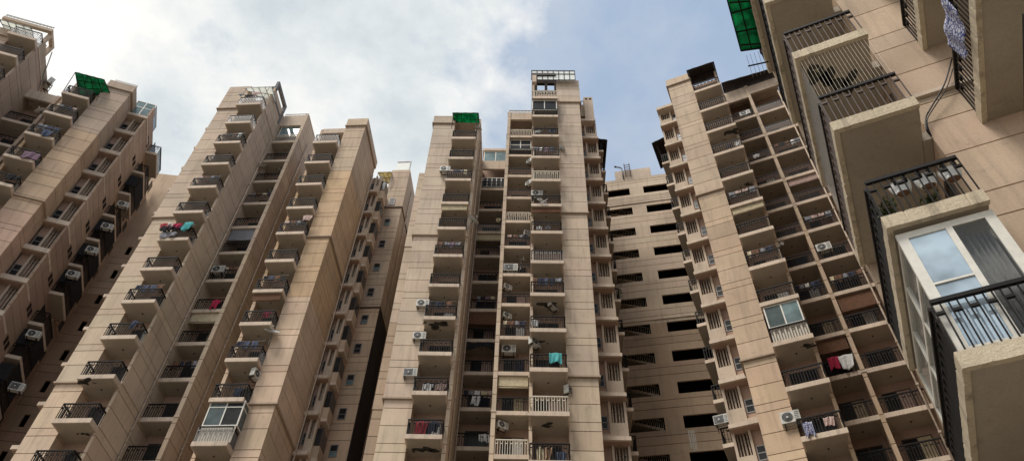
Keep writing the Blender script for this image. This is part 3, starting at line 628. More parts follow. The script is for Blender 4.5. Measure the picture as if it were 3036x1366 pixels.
def near_balcony(u0, u1, v0, v1, z, ushort=None, shortv=None):
    mb = MB(); lip = .1
    ubox(G, mb, u0 + .05, u1, v0 + .05, v1, z + .06, z + .295, 'aged_edge')
    ubox(G, mb, u0 + lip, u1 - .02, v0 + lip, v1, z + .035, z + .065, 'soffit_paint')
    lw = lambda u, v: (u - G.ur, v - G.vr, z + EYE)
    rough_beam(mb, lw(u0, v0), lw(u1, v0), (0, 1, 0), lip, .3, 'aged_edge', z * 7 + u0); rough_beam(mb, lw(u0, v1), lw(u0, v0 + .03), (1, 0, 0), lip, .298, 'aged_edge', z * 5 + u0, 90)
    if ushort: ubox(G, mb, u1 - .01, ushort, shortv, v1, z + .04, z + .29, 'soffit_paint')
    bm = mb.build('balcony', G.root); return bm
def near_rail(b, runs, z, m='black_metal', top='black_metal'): # thinner bars close up
    mb = MB()
    for p, q in runs: urail(G, mb, (*p, z + .3), (*q, z + .3), 1.0, m, top, step=.115, w=.022)
    return mb.build('railing', b)
gb_ = {}
for k, z in enumerate(GZ):
    if z < 3: continue
    b = near_balcony(2.26, 3.87, 10.05, 13.99, z, 4.04, 11.0); gb_[k] = b
    near_rail(b, [((2.31, 10.1), (3.85, 10.1)), ((2.31, 10.24), (2.31, 13.97))], z, {5: 'brown_metal', 4: 'brown_metal'}.get(k, 'black_metal'))
    dm = MB(); ubox(G, dm, 4.03, 4.045, 11.55, 12.9, z + .3, z + 2.45, 'dark_glass'); ubox(G, dm, 4.0, 4.046, 11.45, 11.55, z + .3, z + 2.55, 'brown_metal'); ubox(G, dm, 4.0, 4.046, 12.9, 13, z + .3, z + 2.55, 'brown_metal'); ubox(G, dm, 4.0, 4.046, 11.55, 12.9, z + 2.45, z + 2.55, 'brown_metal')
    dm.build('balcony_door', G.root)
    if 2 <= k <= 6:
        b = near_balcony(4.95, 13, 7.6, 10.985, z); near_rail(b, [((5.0, 7.7), (5.0, 10.95)), ((5.05, 7.66), (12.9, 7.66))], z)
# enclosed balcony: front glazing and side glazing with cream bars
z = GZ[2]
def encl(mb):
    f = .11
    for a, b in ((2.36, 2.52), (3.1, 3.2), (3.7, 3.86)): ubox(G, mb, a, b, 10.2, 10.27, z + .3, z + 2.98, 'white_frame')
    ubox(G, mb, 2.52, 3.1, 10.2, 10.27, z + 2.84, z + 2.98, 'white_frame'); ubox(G, mb, 3.2, 3.7, 10.2, 10.27, z + 2.84, z + 2.98, 'white_frame')
    ubox(G, mb, 2.52, 3.1, 10.2, 10.27, z + 1.72, z + 1.76, 'white_frame'); ubox(G, mb, 3.2, 3.7, 10.2, 10.27, z + .3, z + .45, 'white_frame'); ubox(G, mb, 2.52, 3.1, 10.2, 10.27, z + .3, z + .45, 'white_frame')
    for zz in (.3, 1.25, 2.05, 2.88): ubox(G, mb, 2.38, 2.45, 10.27, 13.95, z + zz, z + zz + .09, 'white_frame')
    for vv in (11.4, 12.6, 13.88): ubox(G, mb, 2.381, 2.449, vv, vv + .07, z + .39, z + 2.88, 'white_frame')
en = local_mb_part(G, 'glazed_enclosure', encl)
for a, b, m_ in ((2.5, 3.12, 'mirror_glass'), (3.18, 3.72, 'smoked_glass')):
    pm = MB(); ubox(G, pm, a, b, 10.225, 10.235, z + .4, z + 2.9, m_); pm.build('pane', en)
pm = MB(); ubox(G, pm, 2.41, 2.415, 10.27, 13.9, z + .35, z + 2.9, 'clear_glass'); pm.build('pane', en)
cu = MB(); cu.grid(lambda a, b: (3.15 + .6 * a - G.ur, 10.5 + .05 * math.sin(a * 44 + math.sin(a * 9)) - G.vr, z + EYE + .4 + 2.4 * b), 60, 1, 'cloth_white'); cu.build('curtain', en)
# safety wires from the railing of one balcony to the slab above
gw = MB(); zz = GZ[4]
for i in range(20):
    u = 2.36 + i * .077; ubar(G, gw, (u, 10.12, zz + 1.3), (u, 10.12, GZ[5] + .03), .007, 'cream_metal', 3)
for i in range(40):
    v = 10.2 + i * .09; ubar(G, gw, (2.33, v, zz + 1.3), (2.33, v, GZ[5] + .03), .008, 'grey_metal', 3)
gw.build('safety_wires', gb_[4])
def damp(bal, pts, zz):
    mb = MB()
    for u, v, r, sd in pts:
        rnd = random.Random(sd); mb.poly([(x - G.ur, y - G.vr, zz + EYE + .033) for x, y in blob(rnd, u, v, r, r * 1.2, 60)], 'peel', .003)
    mb.build('damp_patch', bal)
damp(gb_[5], [(2.72, 10.75, .28, 1), (2.95, 10.95, .3, 2), (2.6, 10.45, .12, 4), (3.3, 11.2, .25, 5)], GZ[5])
zt_ = GZ[7] + .3
scr = MB(); ubox(G, scr, 2.3, 2.33, 10.2, 13.6, zt_ + .05, zt_ + .95, 'cloth_brown'); scr.build('screen_cloth', gb_[7])

# ------------------------------------------------------------------ canopies
def canopy(name, label, T, pts, m, nx, ny, fm='black_metal', posts=()):
    """a sheet over corners (outer-left, outer-right, inner-right, inner-left) in u, v, z with its frame"""
    P = [Vector((p[0], p[1], p[2] + EYE)) for p in pts]; c = sum(P, Vector()) / 4
    o = thing(name, label, 'awning', world(c.x, c.y, c.z, T.t), R(T.t)); P = [p - c for p in P]
    q = lambda a, b: (P[0] * (1 - a) + P[1] * a) * (1 - b) + (P[3] * (1 - a) + P[2] * a) * b
    mb = MB(); mb.grid(lambda a, b: q(a, b) + Vector((0, 0, .05 * math.sin(a * nx * math.pi) ** 2 - .02)), nx * 4, ny * 2, m, .008); mb.build('sheet', o)
    fb = MB(); dn = Vector((0, 0, -.05))
    for i in range(nx + 1): fb.bar(q(i / nx, 0) + dn, q(i / nx, 1) + dn, .04, fm)
    for j in range(ny + 1): fb.bar(q(0, j / ny) + dn, q(1, j / ny) + dn, .04, fm)
    for p, r in posts: fb.bar(Vector((p[0], p[1], p[2] + EYE)) - c, Vector((r[0], r[1], r[2] + EYE)) - c, .04, fm)
    fb.build('frame', o); return o
canopy('awning', 'green sheet awning over the top balcony in the middle, left of the central tower', D, [(-7.0, 35.7, 59.35), (-4.72, 35.7, 59.35), (-4.62, 37.9, 59.7), (-6.95, 37.9, 59.9)], 'green_sheet', 3, 3, posts=[((-6.9, 35.85, 57), (-6.9, 35.75, 59.3)), ((-4.8, 35.85, 57), (-4.8, 35.75, 59.3))])
canopy('awning', 'green sheet awning on the roof of the far left tower', A, [(-26.7, 41.3, 57.7), (-24.4, 41.3, 57.75), (-23.85, 42.5, 57.6), (-25.9, 42.7, 56.5)], 'green_sheet', 4, 3, posts=[((-26.6, 41.75, 55.2), (-26.7, 41.35, 57.6)), ((-25.9, 41.75, 55.2), (-25.9, 42.5, 56.6)), ((-24, 41.75, 55.2), (-24.3, 41.4, 57.6))])
canopy('awning', 'green sheet awning jutting from the near building into the top of the sky', G, [(1.66, 9.2, 23.3), (1.66, 13.2, 23.1), (2.3, 13.3, 23.0), (2.3, 9.2, 23.55)], 'green_sheet', 6, 2, posts=[((2.28, 13.0, 22.7), (1.7, 13.0, 23.05)), ((2.28, 11.5, 22.7), (1.7, 11.5, 23.1))])
canopy('awning', 'black ribbed awning over the top balcony of the right tower', Ft, [(-.08, 33.95, 59.25), (2.2, 33.95, 59.2), (2.2, 35.7, 59.55), (-.05, 35.7, 59.6)], 'canopy_black', 2, 2, 'black_metal', posts=[((0, 34.1, 57), (0, 34, 59.2)), ((2.1, 34.1, 57), (2.1, 34, 59.2))])
canopy('awning', 'long black roof canopy above the grid of recessed balconies on the right tower', Ft, [(2.4, 37.1, 60.75), (6.75, 37.1, 60.35), (6.85, 39.2, 61.0), (2.4, 39.2, 61.3)], 'canopy_black', 4, 1, 'canopy_black', posts=[((2.5, 38.1, 59.8), (2.5, 38.1, 61)), ((6.4, 38.1, 59.8), (6.4, 38.1, 60.8))])
canopy('awning', 'white glazed awning in a black frame over the top balcony of the far left tower', A, [(-33.4, 39.5, 59.6), (-30.9, 39.5, 59.6), (-30.75, 40.7, 59.6), (-33.4, 40.7, 60.2)], 'white_sheet', 4, 2, posts=[((-31, 39.6, 58.2), (-30.95, 39.55, 59.6)), ((-33, 39.6, 58.2), (-33.3, 39.55, 59.6))])
canopy('awning', 'white glazed awning over the laundry on the top balcony of the left tower', B, [(-27.3, 33.1, 61.2), (-24.85, 33.1, 61.2), (-24.75, 34.6, 61.0), (-27.2, 34.2, 61.9)], 'white_sheet', 4, 2, 'grey_metal', posts=[((-27.1, 33.0, 59.2), (-27.1, 33.1, 61.2)), ((-25.05, 33.0, 59.2), (-25.05, 33.1, 61.2))])
canopy('awning', 'small yellow framed awning on the narrow block right of the left tower', B, [(-17.0, 42.9, 61.5), (-15.7, 42.9, 61.5), (-15.4, 44.6, 61.5), (-16.9, 44.6, 62.2)], 'yellow_sheet', 3, 2, 'grey_metal', posts=[((-17, 43.4, 59), (-17, 43, 61.5)), ((-15.5, 43.4, 59), (-15.6, 43, 61.5))])
canopy('awning', 'dark awning over the side balcony at the right edge of the central tower', D, [(5.5, 37.0, 57.4), (6.5, 37.0, 57.2), (6.5, 40.0, 57.2), (5.5, 40.0, 57.5)], 'canopy_black', 2, 3, posts=[((5.95, 37.3, 55.8), (6, 37.1, 57.2))])
canopy('awning', 'dark awning over the side balcony at the left edge of the right tower', Ft, [(-4.5, 37.3, 55.5), (-3.3, 37.3, 55.8), (-3.3, 40.0, 55.8), (-4.5, 40.0, 55.4)], 'canopy_black', 2, 3, posts=[((-4, 37.7, 53.8), (-4.2, 37.5, 55.5))])
local_mb_part(B, 'rooftop_glass_screen', lambda mb: (ubox(B, mb, -15.5, -14.15, 43.5, 43.55, 62.4, 63.9, 'screen_white'), ubox(B, mb, -15.5, -14.12, 43.45, 43.6, 63.9, 64.0, 'grey_metal'), ubox(B, mb, -14.2, -14.12, 43.45, 43.6, 62.4, 63.9, 'grey_metal')))

# ------------------------------------------------------------------ air conditioners
def ac_meshes(style):
    w, d, h = .84, .32, .58; c = MB(); b = .012
    c.box(0, w, 0, d, 0, h, 'white_plastic'); c.box(w * .70, w - .03, -.006, 0, .04, h - .04, 'dish_grey')
    for i in range(5): c.box(w * .73, w - .06, -.012, -.006, .09 + i * .09, .12 + i * .09, 'dark_plastic')
    f = MB(); cx, cz, r = w * .36, h * .5, .24
    f.cone((cx, -.006, cz), (cx, .01, cz), r, r, 'dark_plastic', 24); f.cone((cx, -.022, cz), (cx, -.006, cz), .05, .05, 'dish_grey', 12)
    for rr in (.12, .18, .235):
        pts = [(cx + rr * math.cos(a * math.pi / 10), -.015, cz + rr * math.sin(a * math.pi / 10)) for a in range(21)]; f.path(pts, .012, 'dish_grey' if rr > .2 else 'grey_metal', 3)
    if style: f.box(.03, w * .68, -.012, -.004, .05, h - .05, 'dark_plastic')
    k = MB()
    for x in (.1, w - .14): k.box(x, x + .04, .0, d + .12, -.05, -.005, 'black_metal'); k.bar((x + .02, .05, -.03), (x + .02, d + .12, -.32), .035, 'black_metal')
    k.bar((.1, d + .1, -.03), (w - .1, d + .1, -.03), .04, 'black_metal')
    p = MB(); p.path([(w - .05, d * .6, .1), (w + .1, d * .7, .05), (w + .14, d + .1, -.2), (w + .1, d + .12, -.7)], .03, 'cable', 5)
    return c.mesh('casing'), f.mesh('fan_grille'), k.mesh('bracket'), p.mesh('hose')
ACM = [ac_meshes(0), ac_meshes(1)]
T_ = dict(D=D, F=Ft, B=B, A=A)
# tower, pixel x, pixel y (its bottom left corner), v, yaw, style, scale, label
ACS = [
 ('D', 1303, 505, 36.2, 0, 0, 1., 'white air conditioner on the wall beside the third balcony down in the green awning column'),
 ('D', 1233, 905, 36.5, 0, 0, 1., 'white air conditioner, topmost of the three stepping down beside peeling balconies left of centre'),
 ('D', 1222, 1002, 36.5, 0, 0, 1., 'white air conditioner, middle one of the three stepping down beside peeling balconies left of centre'),
 ('D', 1194, 1112, 36.5, 0, 1, 1., 'dark fronted air conditioner on brackets beside the lowest peeling balcony left of centre'),
 ('D', 1493, 800, 37.7, 0, 1, 1.2, 'large white and dark air conditioner standing on a recessed railing of the central tower'),
 ('D', 1495, 850, 37.9, 30, 0, .75, 'small air conditioner on the recess wall just below the large one, central tower'),
 ('D', 1493, 935, 37.9, 30, 0, .75, 'small air conditioner two floors below the large one in the central tower recess'),
 ('D', 1487, 1042, 38.2, 0, 0, 1.1, 'white air conditioner with round fan hanging high in a recess left of the teal cloth'),
 ('D', 1477, 1262, 37.9, 30, 0, .8, 'slim air conditioner above the cream railing at the foot of the central tower'),
 ('D', 1575, 578, 34.3, 0, 0, 1., 'white air conditioner behind a folded drying rack on a central tower balcony'),
 ('D', 1634, 900, 34.2, 50, 1, .9, 'air conditioner wrapped in a climbing plant under a central tower balcony'),
 ('D', 1577, 1012, 34.2, 45, 0, .9, 'slim air conditioner above the balcony with the teal cloth'),
 ('D', 1686, 1160, 34.3, 60, 1, .95, 'grilled air conditioner on the pilaster edge beside the cream railing balcony'),
 ('D', 1560, 484, 37.95, -35, 0, .8, 'small air conditioner in the top recessed bay of the central tower'),
 ('D', 1557, 550, 37.95, -35, 0, .8, 'small air conditioner one floor below the topmost small one in the central tower recess'),
 ('D', 1555, 692, 37.9, 20, 1, .8, 'dark air conditioner at the right end of a recessed balcony, central tower'),
 ('F', 2195, 344, 38.0, 0, 0, 1.0, 'white air conditioner in the topmost inner recess of the right tower'),
 ('F', 2371, 635, 38.4, 60, 0, .9, 'air conditioner turned sideways under the slab, in the outer bay of the right tower'),
 ('F', 2424, 745, 37.9, 0, 0, 1.1, 'white air conditioner with round fan on the railing of a green clad balcony, right tower'),
 ('F', 2318, 1256, 34.6, 0, 0, 1.15, 'white air conditioner with round fan on the pilaster of the right tower'),
 ('F', 2118, 1258, 37.3, 0, 1, 1., 'dark fronted air conditioner at the left edge of the right tower'),
 ('B', 602, 470, 33.7, 0, 0, .95, 'white air conditioner left of an upper balcony on the left tower'),
 ('B', 624, 805, 36.8, 0, 0, 1.1, 'white air conditioner with a pale hose on the railing of a dark recess, left tower'),
 ('B', 752, 1108, 35.4, 75, 0, .95, 'slim air conditioner on a bracket under a balcony right of the long bare wall'),
 ('B', 827, 500, 37.5, 30, 1, .8, 'small air conditioner in the recess beside the dish of the left tower'),
 ('B', 800, 566, 37.5, 30, 1, .8, 'small air conditioner above a pinkish railing in the recess of the left tower'),
 ('B', 741, 702, 37.5, 30, 1, .8, 'small air conditioner above a dark blue railing in the recess of the left tower'),
 ('A', 345, 606, 47.2, 0, 0, 1., 'air conditioner on the highest of the dim side balconies of the far left tower'),
 ('A', 297, 672, 47.2, 0, 0, 1., 'air conditioner on a dim side balcony of the far left tower, second from the top'),
 ('A', 251, 742, 47.2, 0, 0, 1., 'air conditioner on a dim side balcony of the far left tower, third from the top'),
 ('A', 193, 814, 47.2, 0, 0, 1., 'air conditioner on a dim side balcony of the far left tower, fourth from the top'),
 ('A', 74, 993, 47.2, 0, 0, 1., 'air conditioner low on the far left tower, just above its glazed side balcony'),
 ('A', 22, 1150, 47.2, 0, 1, 1., 'air conditioner below the glazed side balcony, at the bottom left of the picture'),
 ('A', 122, 262, 44.5, -60, 1, 1.3, 'dark air conditioner on the terrace ledge beside the tall wall at the far left'),
]
for (tk, px, py, v, yaw, st, sc, lab) in ACS:
    T = T_[tk]; u, vv, z = at(px, py, T.t, v=v)
    o = thing('air_conditioner', lab, 'air conditioner', world(u, vv, z, T.t), R(T.t + yaw), 'air conditioners on the towers'); o.scale = (sc,) * 3
    for nm, me in zip(('casing', 'fan_grille', 'bracket', 'hose'), ACM[st]): inst(nm, me, o)

# ------------------------------------------------------------------ satellite dishes and aerials
def dish(tk, px, py, v, yaw, r, lab, tilt=.9):
    T = T_[tk]; u, vv, z = at(px, py, T.t, v=v); o = thing('satellite_dish', lab, 'satellite dish', world(u, vv, z, T.t), R(T.t + yaw), 'satellite dishes on the towers')
    ax_ = Vector((0, -1, tilt)).normalized(); a = Vector((1, 0, 0)); c = ax_.cross(a); mb = MB(); n, k = 24, 4; b = len(mb.v)
    for s_ in (0, 1):
        for i in range(k + 1):
            rr = r * i / k
            for j in range(n):
                p = a * math.cos(2 * math.pi * j / n) * rr + c * math.sin(2 * math.pi * j / n) * rr * 1.05 + ax_ * (rr * rr / r * .3 - s_ * .012); mb.v.append(tuple(p))
        o_ = b + s_ * (k + 1) * n
        for i in range(k):
            for j in range(n): mb.face((o_ + i * n + j, o_ + i * n + (j + 1) % n, o_ + (i + 1) * n + (j + 1) % n, o_ + (i + 1) * n + j), 'dish_grey', (1, 1, 1), True)
    mb.build('reflector', o)
    m2 = MB(); m2.bar(c * -r * .8, ax_ * r * .95, .025, 'grey_metal'); m2.box(-.05, .05, -.05, .05, -.05, .05, 'dark_plastic'); m2.cone(ax_ * r * .85, ax_ * r, .05, .04, 'dish_grey', 8); m2.build('feed_arm', o)
    m3 = MB(); m3.bar((0, .02, 0), (0, .28, -.12), .05, 'grey_metal'); m3.bar((0, .28, .2), (0, .28, -.7), .05, 'grey_metal'); m3.bar((0, .28, -.65), (0, .6, -.65), .04, 'grey_metal'); m3.build('mount', o)
dish('D', 1401, 654, 36.2, 60, .5, 'oval grey satellite dish beside a balcony at the edge of the shaded recess')
dish('D', 1664, 442, 34.3, 86, .32, 'satellite dish seen edge on against the bare pilaster of the central tower')
dish('D', 1549, 772, 38.2, 30, .26, 'small white satellite dish on a recessed balcony beside the large air conditioner')
dish('D', 1416, 382, 35.9, 40, .38, 'satellite dish under the green awning in the middle column')
dish('B', 777, 497, 36.8, -30, .48, 'round satellite dish on the recess wall under the rooftop glazing of the left tower')
dish('B', 806, 986, 35.5, 20, .48, 'round satellite dish on the pilaster of the block right of the long bare wall')
dish('A', 121, 332, 42.0, -50, .45, 'pale satellite dish on a balcony corner of the far left tower')
dish('A', 97, 246 + 60, 44.5, 10, .3, 'small satellite dish on the terrace ledge of the far left tower')
o = thing('tv_aerial', 'thin television aerial poking out of the near building against the sky', 'aerial', world(2.3, 13.4, 22.2 + EYE, G.t), R(G.t))
mb = MB(); mb.bar((0, 0, 0), (-.62, -.15, -.1), .035, 'black_metal'); mb.build('boom', o); mb = MB()
for i in range(4): mb.bar((-.2 - i * .12, -.3, .3), (-.2 - i * .12, .3, -.1), .01, 'grey_metal')
mb.build('rods', o)

# ------------------------------------------------------------------ laundry, curtains, plants, roof gear
def cloth(T, px, py, v, w, drop, cm, lab, amp=.05, gather=0., seed=1, yaw=0):
    """a cloth hung from its top left corner at the pixel, on the plane v of tower T"""
    u, vv, z = at(px, py, T.t, v=v); o = thing('laundry_cloth', lab, 'laundry', world(u, vv, z, T.t), R(T.t + yaw), 'washing hung on the balconies'); rnd = random.Random(seed)
    ph = [rnd.uniform(0, 6) for _ in range(4)]; sk = rnd.uniform(-.12, .12)
    def f(a, b):
        x = w * a * (1 - gather * b) + sk * b * drop; wob = amp * (math.sin(a * 9 + ph[0]) + .6 * math.sin(a * 17 + ph[1] + b * 2)) * (.25 + b)
        return Vector((x, wob - .05, -drop * b * (1 + .1 * math.sin(a * 5 + ph[2])) - .03 * math.sin(a * math.pi * 3)))
    mb = MB(); mb.grid(f, 22, 10, cm, .008); mb.build('fabric', o)
    mb = MB(); mb.grid(lambda a, b: Vector((w * a, .03 + .02 * math.sin(a * 8 + ph[3]), -.02 - drop * .35 * b)), 10, 3, cm, .008); mb.build('folded_edge', o); return o
CL = [
 (D, 1628, 1047, 33.72, .72, .75, 'cloth_teal', 'teal cloth hung over a central tower railing'),
 (D, 1232, 1250, 36.2, .75, .8, 'cloth_red', 'red cloth behind the bars of the lowest balcony left of centre'),
 (D, 1268, 1250, 36.2, .7, .75, 'cloth_navy', 'navy cloth beside the red one on the lowest balcony left of centre'),
 (D, 1590, 1325, 33.9, .4, .9, 'cloth_cream', 'cream towel behind the bars at the foot of the central tower'),
 (D, 1614, 1325, 33.9, .4, .9, 'cloth_orange', 'faded orange towel behind the bars at the foot of the central tower'),
 (D, 1650, 1340, 33.9, .5, .7, 'cloth_blue', 'blue grey towel behind the bars at the foot of the central tower'),
 (D, 1590, 672, 33.95, .42, .38, 'cloth_white', 'white cloth in the railing of a central tower balcony, left of a grey one'),
 (D, 1617, 671, 33.95, .35, .38, 'cloth_grey', 'grey cloth in the railing of a central tower balcony, right of a white one'),
 (D, 1587, 388, 33.9, .55, .35, 'cloth_white', 'white sheet slung inside an upper central tower balcony'),
 (D, 1628, 385, 33.9, .55, .45, 'cloth_blue', 'blue sheet slung inside an upper central tower balcony'),
 (D, 1573, 950, 34.0, .5, .5, 'cloth_white', 'crumpled white washing on the railing above the teal cloth'),
 (D, 1471, 648, 41.2, .42, .5, 'cloth_cream', 'cream cloth on a railing in the shaded bay left of the central tower'),
 (D, 1401, 1173, 41.4, .55, .75, 'cloth_white', 'white cloth stripes behind bars low in the shaded bay'),
 (D, 1255, 1138, 36.2, .6, .5, 'cloth_white', 'white washing behind the bars of the balcony with the longest peeling patch'),
 (D, 1292, 1138, 36.2, .7, .5, 'cloth_pink', 'pale pink washing behind the bars of the balcony with the longest peeling patch'),
 (D, 1418, 1285, 41.4, .7, .6, 'cloth_white', 'white washing at the bottom of the shaded bay left of the central tower'),
 (Ft, 2452, 1063, 37.85, .6, .85, 'cloth_crimson', 'bright crimson cloth hung over a recessed railing of the right tower'),
 (Ft, 2483, 1058, 37.85, .8, .95, 'cloth_white', 'white sheet beside the crimson cloth on the right tower'),
 (Ft, 2378, 1255, 34.0, .45, .8, 'cloth_pattern', 'patterned blue and white cloth behind the bars of the lowest right tower balcony'),
 (Ft, 2440, 1240, 34.1, .5, .5, 'cloth_pink', 'pale pink cloth behind the bars of the lowest right tower balcony'),
 (Ft, 2176, 422, 34.2, .5, .55, 'cloth_white', 'white striped cloth on an upper right tower railing'),
 (Ft, 2153, 431, 34.2, .4, .5, 'cloth_navy', 'navy cloth on an upper right tower railing'),
 (Ft, 2243, 608, 38.0, .6, .4, 'cloth_white', 'white cloth on an inner recessed railing of the right tower'),
 (Ft, 2232, 462, 38.0, .5, .4, 'cloth_white', 'small white cloth in the upper inner recess of the right tower'),
 (Ft, 2300, 722, 38.1, .5, .4, 'cloth_white', 'small white cloth low in a dark inner recess of the right tower'),
 (B, 478, 664, 32.85, .75, .6, 'cloth_red', 'red clothes on the crowded washing line of the left tower'),
 (B, 517, 664, 32.85, .6, .5, 'cloth_crimson', 'crimson clothes in the middle of the crowded washing line of the left tower'),
 (B, 552, 660, 32.85, .55, .85, 'cloth_teal', 'turquoise cloth at the right end of the crowded washing line of the left tower'),
 (B, 500, 662, 32.83, .3, .35, 'cloth_white', 'white clothes among red ones on the washing line of the left tower'),
 (B, 480, 672, 32.8, 1.0, .55, 'cloth_black', 'dark clothes under the red ones on the washing line of the left tower'),
 (B, 480, 690, 32.9, 1.1, .5, 'cloth_grey', 'grey sheet draped over the railing below the red clothes of the left tower'),
 (B, 396, 952, 32.88, .3, .6, 'cloth_blue', 'blue cloth over a balcony railing of the left tower'),
 (B, 632, 890, 36.85, .55, .8, 'cloth_crimson', 'magenta cloth in a dark recess of the left tower'),
 (B, 750, 275, 33.3, .75, .45, 'cloth_pink', 'pale pink washing under the rooftop awning of the left tower'),
 (B, 728, 283, 33.3, .6, .45, 'cloth_black', 'black washing under the rooftop awning of the left tower'),
 (B, 710, 280, 33.2, .5, .3, 'cloth_grey', 'dark grey washing at the left end under the rooftop awning of the left tower'),
 (B, 900, 640, 35.3, .7, .55, 'cloth_pink', 'pink sheet tied up above a crowded balcony beside the ochre pilaster'),
 (B, 782, 922, 35.35, .5, .6, 'cloth_crimson', 'crimson cloth behind bars right of the long bare wall'),
 (B, 700, 1150, 35.4, .4, .6, 'cloth_blue', 'blue cloth behind bars just above the glazed balcony of the left tower'),
 (A, 75, 448, 41.6, 1.1, .75, 'cloth_purple', 'mauve cloth on a balcony railing of the far left tower'),
 (A, 130, 385, 41.6, .7, .7, 'cloth_blue', 'blue cloth on a balcony railing of the far left tower'),
 (A, 25, 515, 41.6, .9, .6, 'cloth_black', 'black cloth on a low balcony railing of the far left tower'),
]
for i, (T, px, py, v, w, dr, cm, lab) in enumerate(CL): cloth(T, px, py, v, w, dr, cm, lab, seed=i, gather=.12 * (i % 3))
# cloth over the near railing, hung along the side rail
o = thing('laundry_cloth', 'large blue and white patterned cloth over the near railing at top right', 'laundry', world(4.93, 8.7, GZ[4] + 1.32 + EYE, G.t), R(G.t)); mb = MB()
mb.grid(lambda a, b: Vector((-.05 - .03 * math.sin(a * 12 + b), 1.15 * a * (1 - .15 * b), -1.0 * b * (.75 + .25 * math.sin(a * 2.4)))), 18, 10, 'cloth_pattern', .008); mb.build('fabric', o)
def washing(T, col, i, n, lab, seed, up=1.95):
    bal_ = T.bal[col][i]; rnd = random.Random(seed); mw_ = bal_.data; w_ = max(v.co.x for v in mw_.vertices); loc = bal_.location
    o = tag(inst('washing_line', None, None, (T.root.matrix_basis @ loc.to_4d()).to_3d() if False else Matrix.Translation(T.root.location) @ Matrix.Rotation(T.root.rotation_euler.z, 4, 'Z') @ loc, R(T.t)), lab, 'laundry', 'washing lines on the balconies')
    mb = MB(); mb.path([(.1 + (w_ - .2) * q / 6, .3, up - .06 * math.sin(q / 6 * math.pi)) for q in range(7)], .012, 'grey_metal', 4); mb.build('line', o); x = .2
    for j in range(n):
        ww = rnd.uniform(.22, .42); dd = rnd.uniform(.35, .7); cm = rnd.choice(['cloth_grey', 'cloth_white', 'cloth_cream', 'cloth_brown', 'cloth_navy', 'cloth_pink', 'cloth_black', 'cloth_grey', 'cloth_blue', 'cloth_purple'])
        if x + ww > w_ - .1: break
        ph = rnd.uniform(0, 6); mb = MB(); mb.grid(lambda a, b: Vector((x + ww * (a + (.12 * math.sin(ph) * b)), .3 + .035 * math.sin(a * 7 + ph) * (.3 + b), up - .04 - dd * b * (1 + .08 * math.sin(a * 4 + ph)))), 10, 6, cm, .008); mb.build('garment', o); x += ww + rnd.uniform(.02, .12)
ORD = ['lowest', 'second lowest', 'third lowest', 'fourth lowest', 'fifth lowest', 'sixth lowest', 'seventh lowest']
TOP = ['top', 'second from top', 'third from top', 'fourth from top', 'fifth from top', 'sixth from top', 'seventh from top', 'eighth from top']
for T, col, i, cname in ((B, 'main', 4, 'left column of left tower'), (B, 'main', 6, 'left column of left tower'), (B, 'main', 8, 'left column of left tower'), (B, 'main', 10, 'left column of left tower'), (B, 'inner', 3, 'recessed column of left tower'), (B, 'inner', 6, 'recessed column of left tower'), (B, 'inner', 9, 'recessed column of left tower'),
    (B, 'block', 3, 'column beside the ochre pilaster'), (B, 'block', 5, 'column beside the ochre pilaster'), (B, 'block', 7, 'column beside the ochre pilaster'), (D, 'block', 4, 'green awning column'), (D, 'block', 6, 'green awning column'), (D, 'block', 9, 'green awning column'), (D, 'bay', 3, 'shaded bay column'), (D, 'bay', 6, 'shaded bay column'), (D, 'inner', 4, 'recessed column of central tower'), (D, 'inner', 7, 'recessed column of central tower'),
    (D, 'main', 4, 'projecting column of central tower'), (D, 'main', 9, 'projecting column of central tower'), (Ft, 'main', 4, 'projecting column of right tower'), (Ft, 'main', 6, 'projecting column of right tower'), (Ft, 'inner', 5, 'inner recesses of right tower'), (Ft, 'bay', 5, 'outer bays of right tower'), (Ft, 'bay', 7, 'outer bays of right tower'), (Ft, 'bay', 10, 'outer bays of right tower'), (A, 'block', 4, 'far left tower'), (A, 'block', 5, 'far left tower')):
    n_ = len(T.bal[col]); k_ = n_ - 1 - i; pos = TOP[k_] if k_ < 8 else ORD[i]
    washing(T, col, i, 5, 'muted washing line, balcony ' + pos + ', ' + cname, 100 + i * 7 + len(cname))
def blind(T, col, i, drop, cm):
    bal_ = T.bal[col][i]; w_ = max(v.co.x for v in bal_.data.vertices); mb = MB()
    for k in range(int(drop / .09)): mb.box(.08, w_ - .08, .14, .165, 2.98 - k * .09 - .08, 2.98 - k * .09, cm)
    mb.cone((.06, .15, 2.98 - drop - .03), (w_ - .06, .15, 2.98 - drop - .03), .04, .04, cm, 8); mb.build('roller_blind', bal_)
for T, col, i, dr, cm in ((D, 'inner', 2, .8, 'cloth_cream'), (D, 'bay', 5, 1.1, 'cloth_brown'), (D, 'bay', 8, .7, 'cloth_cream'), (D, 'main', 6, .5, 'cloth_brown'), (Ft, 'inner', 3, .9, 'cloth_brown'), (Ft, 'bay', 4, 1.2, 'cloth_brown'), (Ft, 'bay', 8, .6, 'cloth_pink'), (B, 'inner', 4, .8, 'cloth_cream'), (B, 'inner', 7, 1.2, 'cloth_grey'), (B, 'block', 4, .6, 'cloth_brown'), (D, 'block', 7, .5, 'cloth_cream'), (Ft, 'main', 5, .5, 'cloth_cream')): blind(T, col, i, dr, cm)
# dark cloth screening a recess
cloth(D, 1380, 1004, 41.4, 2.1, .9, 'cloth_black', 'large black cloth screening a recess above its railing in the shaded bay', amp=.07, seed=77)

